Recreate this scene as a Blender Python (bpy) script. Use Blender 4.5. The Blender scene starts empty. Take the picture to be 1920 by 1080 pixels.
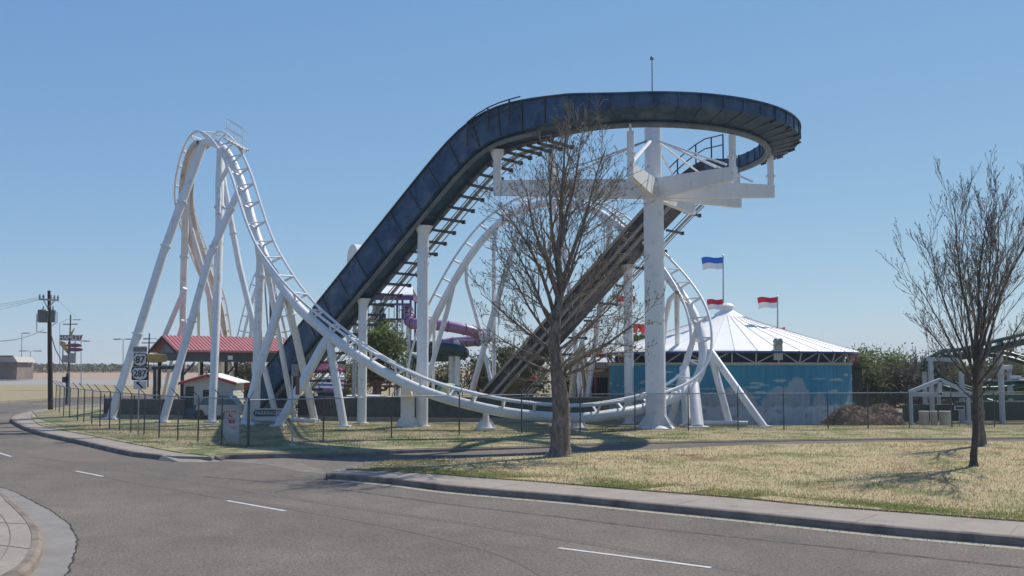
import bpy, bmesh, math, random
from mathutils import Vector as V, Matrix, noise
from mathutils.geometry import tessellate_polygon
R=random.Random(7)
sc=bpy.context.scene; COL=sc.collection
PI=math.pi
# ------------------------------------------------------------------ camera maths (only used to read positions off the photograph)
A=math.atan(150/1900); CA,SA=math.cos(A),math.sin(A); CH=3.0
def W(px,py,Y):
    x=(px-960)/1900; v=(540-py)/1900
    t=Y/(CA-v*SA); return V((x*t,Y,CH+(SA+v*CA)*t))
def G(px,py,z=0.0):
    x=(px-960)/1900; v=(540-py)/1900
    t=(z-CH)/(SA+v*CA); return V((x*t,(CA-v*SA)*t,z))
def gz(x,y): return 0.0 if (y<53.2 or (x<2 and y<110)) else -0.2
# ------------------------------------------------------------------ materials
MATS={}
def mat(name,c,rough=0.6,metal=0.0,n=0.0,scale=3.0,c2=None,detail=6,bump=0.0,bscale=None,spec=0.5,stretch=None,two=None):
    if name in MATS: return MATS[name]
    m=bpy.data.materials.new(name); m.use_nodes=True; nt=m.node_tree; N=nt.nodes; L=nt.links
    b=N['Principled BSDF']; b.inputs['Roughness'].default_value=rough; b.inputs['Metallic'].default_value=metal
    b.inputs['Specular IOR Level'].default_value=spec
    b.inputs['Base Color'].default_value=(*c,1)
    if c2 or bump:
        tc=N.new('ShaderNodeTexCoord'); mp=N.new('ShaderNodeMapping')
        if stretch: mp.inputs['Scale'].default_value=stretch
        L.new(tc.outputs['Object'],mp.inputs['Vector'])
    if c2:
        t=N.new('ShaderNodeTexNoise'); t.inputs['Scale'].default_value=scale; t.inputs['Detail'].default_value=detail
        t.inputs['Roughness'].default_value=0.65
        L.new(mp.outputs[0],t.inputs['Vector'])
        r=N.new('ShaderNodeValToRGB'); r.color_ramp.elements[0].position=0.36; r.color_ramp.elements[1].position=0.64
        r.color_ramp.elements[0].color=(*c,1); r.color_ramp.elements[1].color=(*c2,1)
        L.new(t.outputs['Fac'],r.inputs['Fac']); last=r.outputs['Color']
        if two:   # second, coarser tone
            t2=N.new('ShaderNodeTexNoise'); t2.inputs['Scale'].default_value=two[1]; t2.inputs['Detail'].default_value=4
            L.new(tc.outputs['Object'],t2.inputs['Vector'])
            r2=N.new('ShaderNodeValToRGB'); r2.color_ramp.elements[0].position=two[2]; r2.color_ramp.elements[1].position=two[3]
            L.new(t2.outputs['Fac'],r2.inputs['Fac'])
            mx=N.new('ShaderNodeMix'); mx.data_type='RGBA'; L.new(r2.outputs['Color'],mx.inputs['Factor'])
            L.new(last,mx.inputs[6]); mx.inputs[7].default_value=(*two[0],1); last=mx.outputs[2]
        L.new(last,b.inputs['Base Color'])
    if bump:
        t=N.new('ShaderNodeTexNoise'); t.inputs['Scale'].default_value=bscale or scale*4; t.inputs['Detail'].default_value=5
        L.new(tc.outputs['Object'],t.inputs['Vector'])
        bp=N.new('ShaderNodeBump'); bp.inputs['Strength'].default_value=bump; bp.inputs['Distance'].default_value=0.05
        L.new(t.outputs['Fac'],bp.inputs['Height']); L.new(bp.outputs[0],b.inputs['Normal'])
    MATS[name]=m; return m
def asphalt(name,ca,cb,cc):
    m=bpy.data.materials.new(name); m.use_nodes=True; nt=m.node_tree; N=nt.nodes; L=nt.links
    b=N['Principled BSDF']; b.inputs['Roughness'].default_value=0.95; b.inputs['Specular IOR Level'].default_value=0.12
    tc=N.new('ShaderNodeTexCoord')
    def nz(s,d,r=0.6):
        t=N.new('ShaderNodeTexNoise'); t.inputs['Scale'].default_value=s; t.inputs['Detail'].default_value=d; t.inputs['Roughness'].default_value=r
        L.new(tc.outputs['Object'],t.inputs['Vector']); return t
    g=nz(24,6,0.85); big=nz(0.16,5,0.6); mid=nz(1.3,5,0.7)
    r=N.new('ShaderNodeValToRGB'); e=r.color_ramp.elements; e[0].position=.38; e[1].position=.62
    e[0].color=(*ca,1); e[1].color=(*cb,1); L.new(g.outputs['Fac'],r.inputs['Fac'])
    m1=N.new('ShaderNodeMix'); m1.data_type='RGBA'; m1.blend_type='MULTIPLY'; m1.inputs['Factor'].default_value=1
    r2=N.new('ShaderNodeValToRGB'); e=r2.color_ramp.elements; e[0].position=.3; e[1].position=.7; e[0].color=(.74,.74,.76,1); e[1].color=(1.16,1.13,1.08,1)
    L.new(big.outputs['Fac'],r2.inputs['Fac']); L.new(r.outputs['Color'],m1.inputs[6]); L.new(r2.outputs['Color'],m1.inputs[7])
    m2=N.new('ShaderNodeMix'); m2.data_type='RGBA'; m2.blend_type='MULTIPLY'; m2.inputs['Factor'].default_value=1
    r3=N.new('ShaderNodeValToRGB'); e=r3.color_ramp.elements; e[0].position=.3; e[1].position=.7; e[0].color=(.9,.9,.9,1); e[1].color=(1.08,1.08,1.08,1)
    L.new(mid.outputs['Fac'],r3.inputs['Fac']); L.new(m1.outputs[2],m2.inputs[6]); L.new(r3.outputs['Color'],m2.inputs[7])
    # light stone chips
    vo=N.new('ShaderNodeTexVoronoi'); vo.inputs['Scale'].default_value=2.2; L.new(tc.outputs['Object'],vo.inputs['Vector'])
    lt=N.new('ShaderNodeMath'); lt.operation='LESS_THAN'; lt.inputs[1].default_value=0.022; L.new(vo.outputs['Distance'],lt.inputs[0])
    m3=N.new('ShaderNodeMix'); m3.data_type='RGBA'; L.new(lt.outputs[0],m3.inputs['Factor']); L.new(m2.outputs[2],m3.inputs[6]); m3.inputs[7].default_value=(*cc,1)
    L.new(m3.outputs[2],b.inputs['Base Color'])
    bp=N.new('ShaderNodeBump'); bp.inputs['Strength'].default_value=.5; bp.inputs['Distance'].default_value=.01
    L.new(g.outputs['Fac'],bp.inputs['Height']); L.new(bp.outputs[0],b.inputs['Normal'])
    MATS[name]=m; return m
def lawnmat(name,dry,dry2,green,dirt,gpos=.56,dpos=.66):
    m=bpy.data.materials.new(name); m.use_nodes=True; nt=m.node_tree; N=nt.nodes; L=nt.links
    b=N['Principled BSDF']; b.inputs['Roughness'].default_value=0.95; b.inputs['Specular IOR Level'].default_value=0.1
    tc=N.new('ShaderNodeTexCoord')
    def nz(s,d,r=0.6,off=0):
        t=N.new('ShaderNodeTexNoise'); t.inputs['Scale'].default_value=s; t.inputs['Detail'].default_value=d; t.inputs['Roughness'].default_value=r
        mp=N.new('ShaderNodeMapping'); mp.inputs['Location'].default_value=(off,off*2,0); L.new(tc.outputs['Object'],mp.inputs['Vector'])
        L.new(mp.outputs[0],t.inputs['Vector']); return t.outputs['Fac']
    def ramp(f,p0,p1,c0,c1):
        r=N.new('ShaderNodeValToRGB'); e=r.color_ramp.elements; e[0].position=p0; e[1].position=p1; e[0].color=(*c0,1); e[1].color=(*c1,1); L.new(f,r.inputs['Fac']); return r.outputs['Color']
    def mix(f,a_,b_,t='MIX',fac=None):
        x=N.new('ShaderNodeMix'); x.data_type='RGBA'; x.blend_type=t
        if f is not None: L.new(f,x.inputs['Factor'])
        else: x.inputs['Factor'].default_value=fac
        L.new(a_,x.inputs[6])
        if isinstance(b_,tuple): x.inputs[7].default_value=(*b_,1)
        else: L.new(b_,x.inputs[7])
        return x.outputs[2]
    base=ramp(nz(6,6,.75),.3,.7,dry,dry2)
    c=mix(ramp(nz(.45,6,.7,3),gpos-.07,gpos+.07,(0,0,0),(1,1,1)),base,green)
    c=mix(ramp(nz(.33,7,.75,11),dpos-.05,dpos+.05,(0,0,0),(1,1,1)),c,dirt)
    c=mix(None,c,ramp(nz(24,4,.8,5),.3,.7,(.72,.72,.72),(1.22,1.22,1.22)),'MULTIPLY',1)
    L.new(c,b.inputs['Base Color'])
    bp=N.new('ShaderNodeBump'); bp.inputs['Strength'].default_value=.8; bp.inputs['Distance'].default_value=.06
    L.new(nz(14,6,.8),bp.inputs['Height']); L.new(bp.outputs[0],b.inputs['Normal'])
    MATS[name]=m; return m

white=mat('white_paint',(.68,.685,.69),.5,c2=(.77,.775,.78),scale=1.1,detail=8,two=((.46,.42,.37),2.4,.58,.85),stretch=(1,1,.35))
greyp=mat('grey_white_paint',(.38,.40,.41),.6,c2=(.48,.50,.51),scale=2)
tan_under=mat('dusty_white_paint',(.52,.47,.42),.5,c2=(.62,.57,.52),scale=1.5)
flume=mat('weathered_blue_fibreglass',(.026,.058,.112),.65,spec=.3,c2=(.065,.115,.19),scale=1.6,detail=9,two=((.12,.16,.20),.9,.55,.8),bump=.15,bscale=3)
flume_brown=mat('weathered_dark_timber',(.022,.026,.034),.6,c2=(.05,.05,.052),scale=1.6,detail=8,two=((.10,.085,.065),1.3,.5,.75))
flume_pipe=mat('grey_blue_steel',(.10,.12,.15),.5,c2=(.18,.2,.22),scale=2)
darksteel=mat('dark_steel',(.03,.035,.045),.5,c2=(.06,.065,.07),scale=5)
palegalv=mat('pale_galvanised',(.36,.37,.38),.6,c2=(.48,.49,.50),scale=3)
railtan=mat('weathered_tan_rail',(.27,.235,.19),.7,c2=(.37,.32,.26),scale=3)
galv=mat('galvanised_steel',(.30,.31,.32),.45,metal=.6,c2=(.42,.43,.44),scale=6)
fencedark=mat('dark_fence_steel',(.045,.05,.05),.5,c2=(.10,.105,.10),scale=5)
wiremat=mat('fence_wire',(.13,.135,.13),.5,metal=.4)
concrete=mat('concrete',(.28,.245,.205),.9,c2=(.35,.31,.265),scale=1.1,detail=9,spec=.15,two=((.22,.19,.16),2.2,.58,.72),bump=.3,bscale=40)
kerbmat=mat('kerb_concrete',(.19,.155,.13),.9,c2=(.27,.225,.185),scale=1.6,detail=9,spec=.15,two=((.13,.11,.09),1.4,.55,.7),bump=.3,bscale=40)
gutterm=mat('gutter_concrete',(.30,.265,.20),.9,c2=(.38,.335,.25),scale=2.5,detail=9,bump=.3,bscale=40)
road=asphalt('asphalt',(.085,.075,.064),(.255,.23,.20),(.5,.49,.47))
seal=mat('tar_seal',(.09,.083,.076),.95,c2=(.16,.147,.13),scale=4,detail=8,spec=.08)
tread=mat('rubbed_asphalt',(.10,.09,.08),.95,c2=(.20,.18,.155),scale=20,detail=4,spec=.1)
lanep=mat('worn_white_line',(.62,.62,.60),.7,c2=(.42,.41,.39),scale=9)
lawn=lawnmat('lawn',(.42,.34,.195),(.57,.465,.29),(.24,.255,.11),(.25,.165,.11),.56,.60)
lot=lawnmat('lot_grass',(.36,.30,.19),(.48,.41,.26),(.15,.19,.075),(.24,.17,.11),.52,.62)
field=lawnmat('field_grass',(.30,.25,.15),(.39,.32,.20),(.21,.21,.10),(.30,.22,.14),.62,.68)
redsoil=mat('red_soil',(.33,.22,.15),.95,c2=(.38,.28,.19),scale=.15)
highway=mat('pale_highway',(.27,.255,.235),.9,c2=(.32,.305,.28),scale=.2)
bladem=lawnmat('grass_blades',(.40,.325,.18),(.52,.43,.255),(.24,.26,.11),(.25,.165,.11),.56,.60)
def translucent(m):
    nt=m.node_tree; N=nt.nodes; L=nt.links; b=N['Principled BSDF']; t=N.new('ShaderNodeBsdfTranslucent'); src=b.inputs['Base Color'].links[0].from_socket
    L.new(src,t.inputs['Color']); x=N.new('ShaderNodeMixShader'); x.inputs[0].default_value=.5; L.new(b.outputs[0],x.inputs[1]); L.new(t.outputs[0],x.inputs[2]); L.new(x.outputs[0],N['Material Output'].inputs['Surface'])
translucent(bladem)
greenb=mat('green_blades',(.16,.21,.06),.9,c2=(.30,.32,.13),scale=1.5,spec=.05); translucent(greenb)
bark=mat('bark',(.10,.08,.062),.9,c2=(.27,.22,.18),scale=9,detail=8,bump=1,bscale=14,stretch=(1,1,.35))
twigm=mat('twig_bark',(.15,.12,.09),.9,c2=(.33,.275,.215),scale=3)
twigp=mat('dark_twig_bark',(.12,.10,.085),.9,c2=(.25,.215,.18),scale=3)
budm=mat('young_leaves',(.075,.078,.032),.8,c2=(.17,.16,.075),scale=1.2,spec=.2)
budr=mat('brown_buds',(.07,.055,.04),.8,c2=(.13,.11,.07),scale=1.2,spec=.2)
leafg=mat('leaf_green',(.07,.10,.03),.8,c2=(.19,.23,.085),scale=.8,spec=.2)
leafd=mat('leaf_dark',(.07,.085,.04),.85,c2=(.15,.16,.08),scale=.6,spec=.2)
leafb=mat('leaf_brown',(.12,.10,.07),.9,c2=(.21,.18,.125),scale=.6,spec=.1)
redroof=mat('red_metal_roof',(.42,.14,.15),.6,c2=(.47,.18,.19),scale=1.2)
redpaint=mat('red_paint',(.42,.03,.035),.5,c2=(.5,.05,.05),scale=3)
fascia=mat('dark_fascia',(.05,.065,.065),.6,c2=(.07,.085,.08),scale=2)
gable=mat('grey_gable_boards',(.22,.22,.21),.7,c2=(.28,.28,.26),scale=3)
hutw=mat('hut_wall',(.50,.49,.46),.7,c2=(.58,.57,.53),scale=2)
hutb=mat('hut_blue_skirt',(.10,.17,.26),.7,c2=(.13,.21,.31),scale=2)
roofw=mat('white_metal_roof',(.80,.80,.79),.5,c2=(.86,.86,.85),scale=.7,detail=7,two=((.58,.56,.53),.5,.6,.75))
seamm=mat('roof_seam',(.52,.52,.54),.6)
navy=mat('navy_band',(.02,.035,.075),.6,c2=(.035,.055,.11),scale=3)
purple=mat('purple_tube',(.30,.14,.27),.4,c2=(.36,.18,.32),scale=1)
purpled=mat('purple_paint',(.12,.06,.18),.5)
greent=mat('dark_green_tube',(.012,.04,.045),.35,c2=(.02,.06,.062),scale=2)
gsteel=mat('green_coaster_steel',(.008,.05,.04),.4,c2=(.012,.07,.055),scale=4)
blackp=mat('black_paint',(.012,.012,.014),.5)
signw=mat('sign_white',(.62,.62,.60),.5,c2=(.56,.56,.54),scale=4)
signg=mat('sign_grey',(.22,.22,.22),.6)
signred=mat('sign_red',(.45,.06,.08),.6)
yellow=mat('yellow_paint',(.36,.27,.10),.6,c2=(.26,.19,.07),scale=4)
yelcl=mat('yellow_canvas',(.62,.50,.16),.7)
grncl=mat('green_canvas',(.08,.28,.20),.7)
redcl=mat('red_canvas',(.45,.08,.09),.7)
bluecl=mat('blue_canvas',(.07,.13,.25),.7)
flagblue=mat('flag_blue',(.02,.15,.62),.7); flagred=mat('flag_red',(.55,.02,.05),.7); flagwhite=mat('flag_white',(.78,.78,.78),.7)
pole_wood=mat('creosoted_pole',(.035,.022,.018),.8,c2=(.075,.045,.035),scale=4,stretch=(1,1,.15))
trafo=mat('transformer_grey',(.13,.15,.15),.5,c2=(.17,.19,.19),scale=3)
screen=mat('fence_windscreen',(.05,.056,.05),.9,c2=(.09,.095,.08),scale=2)
mulchm=mat('mulch',(.055,.032,.022),.95,c2=(.20,.13,.085),scale=3.5,detail=9,bump=1,bscale=9)
binm=mat('painted_concrete',(.42,.40,.34),.8,c2=(.55,.53,.46),scale=1.6,two=((.28,.36,.24),1.2,.6,.75))
beige=mat('beige_canopy',(.30,.26,.21),.7,c2=(.38,.33,.27),scale=2)
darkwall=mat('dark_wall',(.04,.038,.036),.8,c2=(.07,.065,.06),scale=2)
glass=mat('dark_glass',(.02,.025,.03),.1)
carp=mat('car_paint',(.45,.46,.48),.3); carb=mat('car_blue',(.05,.11,.16),.3)
bush=mat('distant_brush',(.15,.15,.10),.95,spec=.05,c2=(.24,.22,.16),scale=.3)
clothw=mat('banner_cloth',(.66,.64,.66),.8,c2=(.60,.58,.62),scale=2)
# ------------------------------------------------------------------ mesh builder
class MB:
    def __init__(s): s.v=[];s.f=[];s.m=[];s.sm=[];s.cur=0
    def face(s,idx,smooth=False): s.f.append(idx);s.m.append(s.cur);s.sm.append(smooth)
    def quad(s,a,b,c,d): n=len(s.v); s.v+= [tuple(a),tuple(b),tuple(c),tuple(d)]; s.face((n,n+1,n+2,n+3))
    def tri(s,a,b,c): n=len(s.v); s.v+= [tuple(a),tuple(b),tuple(c)]; s.face((n,n+1,n+2))
    def box(s,c,size,rz=0,M=None):
        hx,hy,hz=[q/2 for q in size]; n=len(s.v)
        M=M or Matrix.Rotation(rz,3,'Z')
        for x,y,z in ((-hx,-hy,-hz),(hx,-hy,-hz),(hx,hy,-hz),(-hx,hy,-hz),(-hx,-hy,hz),(hx,-hy,hz),(hx,hy,hz),(-hx,hy,hz)):
            s.v.append(tuple(V(c)+M@V((x,y,z))))
        for q in ((0,3,2,1),(4,5,6,7),(0,1,5,4),(1,2,6,5),(2,3,7,6),(3,0,4,7)): s.face(tuple(n+i for i in q))
        return s
    def beam(s,a,b,w,h,h2=None,w2=None,up=V((0,0,1))):
        a=V(a);b=V(b);d=(b-a).normalized(); sd=d.cross(up)
        if sd.length<1e-4: sd=V((1,0,0))
        sd.normalize(); u=sd.cross(d); h2=h2 or h; w2=w2 or w; n=len(s.v)
        for p,ww,hh in ((a,w,h),(b,w2,h2)):
            for i,j in ((-1,-1),(1,-1),(1,1),(-1,1)): s.v.append(tuple(p+sd*(i*ww/2)+u*(j*hh/2)))
        for q in ((0,3,2,1),(4,5,6,7),(0,1,5,4),(1,2,6,5),(2,3,7,6),(3,0,4,7)): s.face(tuple(n+i for i in q))
        return s
    def tube(s,pts,rad,n=10,caps=True,smooth=True):
        pts=[V(p) for p in pts]
        if not isinstance(rad,(list,tuple)): rad=[rad]*len(pts)
        T=[]
        for i in range(len(pts)):
            d=pts[min(i+1,len(pts)-1)]-pts[max(i-1,0)]; T.append(d.normalized() if d.length>1e-9 else V((0,0,1)))
        ref=V((0,0,1)) if abs(T[0].z)<.9 else V((1,0,0))
        a=T[0].cross(ref).normalized(); base=len(s.v)
        for i,p in enumerate(pts):
            a=(a-T[i]*a.dot(T[i])).normalized(); b=T[i].cross(a)
            for k in range(n):
                t=2*PI*k/n; s.v.append(tuple(p+(a*math.cos(t)+b*math.sin(t))*rad[i]))
        for i in range(len(pts)-1):
            for k in range(n):
                k2=(k+1)%n; s.face((base+i*n+k,base+i*n+k2,base+(i+1)*n+k2,base+(i+1)*n+k),smooth)
        if caps:
            s.face(tuple(base+k for k in range(n))[::-1]); s.face(tuple(base+(len(pts)-1)*n+k for k in range(n)))
        return s
    def lathe(s,c,prof,n=24,smooth=True,a0=0,a1=2*PI):
        base=len(s.v); full=abs(a1-a0-2*PI)<1e-6; cnt=n if full else n+1
        for r,z in prof:
            for k in range(cnt):
                t=a0+(a1-a0)*k/n; s.v.append((c[0]+r*math.cos(t),c[1]+r*math.sin(t),c[2]+z))
        for i in range(len(prof)-1):
            for k in range(n):
                k2=(k+1)%cnt if full else k+1
                s.face((base+i*cnt+k,base+i*cnt+k2,base+(i+1)*cnt+k2,base+(i+1)*cnt+k),smooth)
        return s
    def sweep(s,P,S,U,prof,closed=True,caps=True,smooth=False):
        base=len(s.v); n=len(prof)
        for p,a,u in zip(P,S,U):
            for x,y in prof: s.v.append(tuple(p+a*x+u*y))
        for i in range(len(P)-1):
            for k in range(n if closed else n-1):
                k2=(k+1)%n; s.face((base+i*n+k,base+(i+1)*n+k,base+(i+1)*n+k2,base+i*n+k2),smooth)
        return s
    def ngon(s,pts):
        tr=tessellate_polygon([[V(p) for p in pts]]); n=len(s.v); s.v+=[tuple(p) for p in pts]
        for t in tr:
            a,b,c=[V(pts[i]) for i in t]
            if (b-a).cross(c-a).z<0: t=(t[0],t[2],t[1])
            s.face(tuple(n+i for i in t))
        return s
    def prism(s,pts,ext):
        """pts planar loop (3D), extruded by ext"""
        ext=V(ext); tr=tessellate_polygon([[V(p) for p in pts]]); n=len(s.v); k=len(pts)
        s.v+=[tuple(V(p)) for p in pts]+[tuple(V(p)+ext) for p in pts]
        for t in tr: s.face(tuple(n+i for i in t)); s.face(tuple(n+k+i for i in t[::-1]))
        for i in range(k): j=(i+1)%k; s.face((n+i,n+j,n+k+j,n+k+i))
        return s
    def build(s,name,m,parent=None,fix=True):
        me=bpy.data.meshes.new(name); o=bpy.data.objects.new(name,me)
        off=V((0,0,0))
        if parent is not None:
            off=V(parent.location)
            if parent.parent is not None: off=off+V(parent.parent.location)
            o.parent=parent
        me.from_pydata([(x-off.x,y-off.y,z-off.z) for x,y,z in s.v] if off.length else s.v,[],s.f)
        for q in (m if isinstance(m,(list,tuple)) else [m]): me.materials.append(q)
        me.polygons.foreach_set('material_index',s.m); me.polygons.foreach_set('use_smooth',s.sm)
        if fix and len(s.f)<60000:
            b=bmesh.new(); b.from_mesh(me); bmesh.ops.recalc_face_normals(b,faces=b.faces); b.to_mesh(me); b.free()
        if any(s.sm) and len(s.f)<200000: me.set_sharp_from_angle(angle=math.radians(38))
        me.update(); COL.objects.link(o); return o
def struct(o,kind='structure'): o['kind']=kind; return o
def thing(name,label,cat,loc=(0,0,0),group=None):
    o=bpy.data.objects.new(name,None); COL.objects.link(o); o.location=V(loc); o.empty_display_size=.3
    o['label']=label; o['category']=cat
    if group:o['group']=group
    return o
def tag(o,label,cat,group=None):
    o['label']=label;o['category']=cat
    if group:o['group']=group
    return o
def text_mb(body,size,origin,ux,uy,thick=.012,sx=1.0,bold=0.0,align='CENTER'):
    cu=bpy.data.curves.new('t','FONT'); cu.body=body; cu.size=size; cu.align_x=align; cu.align_y='CENTER'; cu.extrude=thick/2; cu.offset=bold
    ob=bpy.data.objects.new('t',cu); COL.objects.link(ob); dg=bpy.context.evaluated_depsgraph_get(); me=bpy.data.meshes.new_from_object(ob.evaluated_get(dg))
    mb=MB(); ux=V(ux).normalized(); uy=V(uy).normalized(); uz=ux.cross(uy); o=V(origin)
    mb.v=[tuple(o+ux*(v.co.x*sx)+uy*v.co.y+uz*v.co.z) for v in me.vertices]
    for p in me.polygons: mb.face(tuple(p.vertices))
    bpy.data.objects.remove(ob); bpy.data.meshes.remove(me); bpy.data.curves.remove(cu)
    return mb
def offset(poly,d):
    """offset an open xy polyline sideways (left = +)"""
    out=[]
    for i,p in enumerate(poly):
        a=poly[max(i-1,0)]; b=poly[min(i+1,len(poly)-1)]; t=V((b[0]-a[0],b[1]-a[1])).normalized()
        out.append(V((p[0]-t.y*d,p[1]+t.x*d,p[2] if len(p)>2 else 0)))
    return out
def cr(pts,n=8):
    """catmull-rom through tuples"""
    P=[list(p) for p in pts]; out=[]
    for i in range(len(P)-1):
        p0=P[max(i-1,0)];p1=P[i];p2=P[i+1];p3=P[min(i+2,len(P)-1)]
        for k in range(n):
            t=k/n; out.append([.5*((2*b)+(-a+c)*t+(2*a-5*b+4*c-d)*t*t+(-a+3*b-3*c+d)*t**3) for a,b,c,d in zip(p0,p1,p2,p3)])
    out.append(P[-1]); return out
# ================================================================== GROUND
g=MB(); g.quad((-1250,-60,-.2),(1250,-60,-.2),(1250,2500,-.2),(-1250,2500,-.2)); struct(g.build('ground',field))
RZ=-.16
def rp(l): return [G(x,y,RZ) for x,y in l]
rd=MB()
Lr=[V((-110,-25,RZ)),V((60,-25,RZ)),V((110,40,RZ)),V((110,46,RZ)),V((30,48,RZ)),V((4,50,RZ)),V((-20,55,RZ)),G(330,752,RZ),G(330,742,RZ),G(89,750.5,RZ),G(0,756,RZ),G(-500,775,RZ)]
rd.ngon(Lr); struct(rd.build('road',road))
# lines of the right island (pixel traced on the ground)
A_top=[(613,889),(640,889),(733,897),(833,909),(933,918),(1067,929),(1233,945),(1382,959),(1523,973),(1665,987),(1771,996),(1920,1008),(2150,1027),(2500,1058)]
A_in=[(650,882),(667,881),(800,888),(900,896),(1000,903),(1167,917),(1240,923),(1382,934),(1523,948),(1665,959),(1920,978),(2150,993),(2500,1020)]
A_back=[(2600,818),(1920,828),(1665,829.5),(1488,833.5),(1346,837.5),(1240,843),(1073,849),(1027,853.5),(867,860),(760,864.5),(717,867),(683,872),(640,878),(613,887)]
def g2(l,z=0): return [G(x,y,z) for x,y in l]
def dense(pts,n=6): return [V(p) for p in cr([tuple(p) for p in pts],n)]
def slab(name,poly,zt,zb,m,kind='structure'):
    mb=MB(); P=[V((p.x,p.y,zt)) for p in poly]; mb.ngon(P); k=len(P)
    for i in range(k):
        j=(i+1)%k; a,b=P[i],P[j]
        mb.quad(a,b,V((b.x,b.y,zb)),V((a.x,a.y,zb)))
    return struct(mb.build(name,m),kind)
def kerb(name,line,inward,m,h=.14,gut=True):
    """line: outer top edge of the kerb; inward +1 when the pavement lies left of the line"""
    s=inward
    prof=[(.025,-.19),(.015,-.05),(-.01,-.015),(-.05,.004),(-.16,.006),(-.16,-.19)]
    P=line; S=[];U=[]
    for i in range(len(P)):
        a=P[max(i-1,0)];b=P[min(i+1,len(P)-1)]; t=(b-a);t.z=0;t.normalize(); S.append(V((t.y,-t.x,0))*s); U.append(V((0,0,1)))
    mb=MB(); mb.sweep(P,S,U,prof,smooth=False); struct(mb.build(name,m))
    if gut:
        mb=MB(); mb.sweep([V((p.x,p.y,RZ)) for p in P],S,U,[(.02,.006),(.34,.004)],closed=False); struct(mb.build('gutter',gutterm))
front=dense(g2(A_top)); back=dense(g2(A_back))
slab('sidewalk',offset(front,.13)+offset(back,.02),-.002,-.2,concrete)
kerb('kerb',front,1,kerbmat)
inner=dense(g2(A_in))
slab('lawn',inner+offset(back[:-14],.12),.03,-.06,lawn)
# small raised soil edge along the lawn
# joints in the sidewalk
jm=MB()
for i in range(9,len(front)-2,14):
    a=front[i]; t=(front[i+1]-front[i-1]).normalized(); nrm=V((-t.y,t.x,0)); jm.beam(a+nrm*.17+V((0,0,.0)),a+nrm*1.35,.008,.005)
jm.build('paving_joint',mat('joint_dark',(.17,.155,.14),.9))['kind']='structure'
# west lot
B_w=[(22,784),(24,788),(43,798.5),(60,804.5),(83,811.5),(150,825.5),(217,840.5),(253,847.5),(290,851.5),(312,854.5)]
B_s=[(396,856.5),(431,852.5),(534,850),(656,847.5),(787,843),(1027,837.5),(1113,833.5),(1217,830.5),(1417,827),(1594,824),(1920,821.5),(2600,817)]
B_n=[(330,752),(170,758.5),(89,766),(50,772.5),(28,779),(22,784)]
bw=dense(g2(B_w)); bs=dense(g2(B_s)); bn=dense(g2(B_n))
lotpoly=bw+bs+[V((110,53,0)),V((2,53.2,0)),V((2,110,0)),V((-30,110,0))]+bn[:-1]
slab('pavement',lotpoly,-.002,-.2,concrete)
kerb('kerb',bw,1,mat('old_red_kerb',(.15,.095,.085),.85,c2=(.27,.21,.185),scale=1.5,detail=8,bump=.3,bscale=40),gut=False)
kerb('kerb',bs,1,kerbmat,gut=False)
B_in=[(96,769),(62,777),(59,781),(66,791),(80,799),(127,809),(166,816),(200,823),(277,838),(330,848),(380,853.5)]
bi=dense(g2(B_in))
slab('lot_lawn',bi+offset(bs[2:],.22)+[V((109,52.9,0)),V((1.9,53.1,0)),V((1.9,109,0)),V((-28,109,0)),G(300,754),G(170,761)],.025,-.06,lot)
# driveway ramp
mb=MB(); ra=[G(304,853.5,.008),G(335,852.5,.008),G(370,853,.008),G(404,855,.008)]; rb_=[G(296,863,RZ+.006),G(335,866,RZ+.006),G(375,867,RZ+.006),G(420,865,RZ+.006)]
for k in range(3): mb.quad(ra[k],ra[k+1],rb_[k+1],rb_[k])
struct(mb.build('driveway_ramp',concrete))
slab('road_dust',[G(395,862.5,RZ),G(470,862,RZ),G(560,868,RZ),G(605,880,RZ),G(612,890,RZ),G(560,884,RZ),G(500,872,RZ)],RZ+.004,RZ,mat('dusty_asphalt',(.16,.145,.125),.95,c2=(.235,.215,.185),scale=3,detail=9,spec=.1))
# far frontage: near edge kerb strip of far field, highway, red soil bank
mb=MB(); e=[G(x,y,-.2) for x,y in ((-500,775),(0,756),(89,750.5),(330,742))]
mb.sweep(e,[V((0,1,0))]*4,[V((0,0,1))]*4,[(0,0),(0,.19),(.5,.19),(1.4,0.0)]); struct(mb.build('kerb',concrete))
def strip(name,y0,y1,z,m):
    a=G(0,y0,z);b=G(0,y1,z); mb=MB(); mb.quad((-900,a.y+30,z),(600,a.y-18,z),(600,b.y-18,z),(-900,b.y+30,z)); struct(mb.build(name,m))
NR_=[(683,872),(760,864.5),(867,860),(1027,853.5),(1073,849),(1240,843),(1346,837.5),(1488,833.5),(1665,829.5),(1920,828),(2600,818)]
def lerpy(l,x):
    for (x0,y0),(x1,y1) in zip(l,l[1:]):
        if x0<=x<=x1: return y0+(y1-y0)*(x-x0)/(x1-x0)
    return l[-1][1]
mb=MB(); rows=[]
for x,y in NR_:
    f=min(1,max(0,(x-640)/420)); z=RZ+.006+(.115)*f; a=G(x,y+1.5,0);b=G(x,lerpy(B_s,x)-.5,0); a.z=z;b.z=z; rows.append((a,b))
for (a,b),(c,d) in zip(rows,rows[1:]): mb.quad(a,c,d,b)
struct(mb.build('side_road',road))
strip('highway',722,711.5,-.196,highway)
mb=MB(); a=G(0,711,-.19).y; mb.sweep([V((-900,a+35,-.19)),V((700,a-15,-.19))],[V((0,1,0))]*2,[V((0,0,1))]*2,[(0,0),(40,1.0),(160,2.1),(420,2.3),(430,-.1)]); struct(mb.build('embankment',redsoil))
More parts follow.
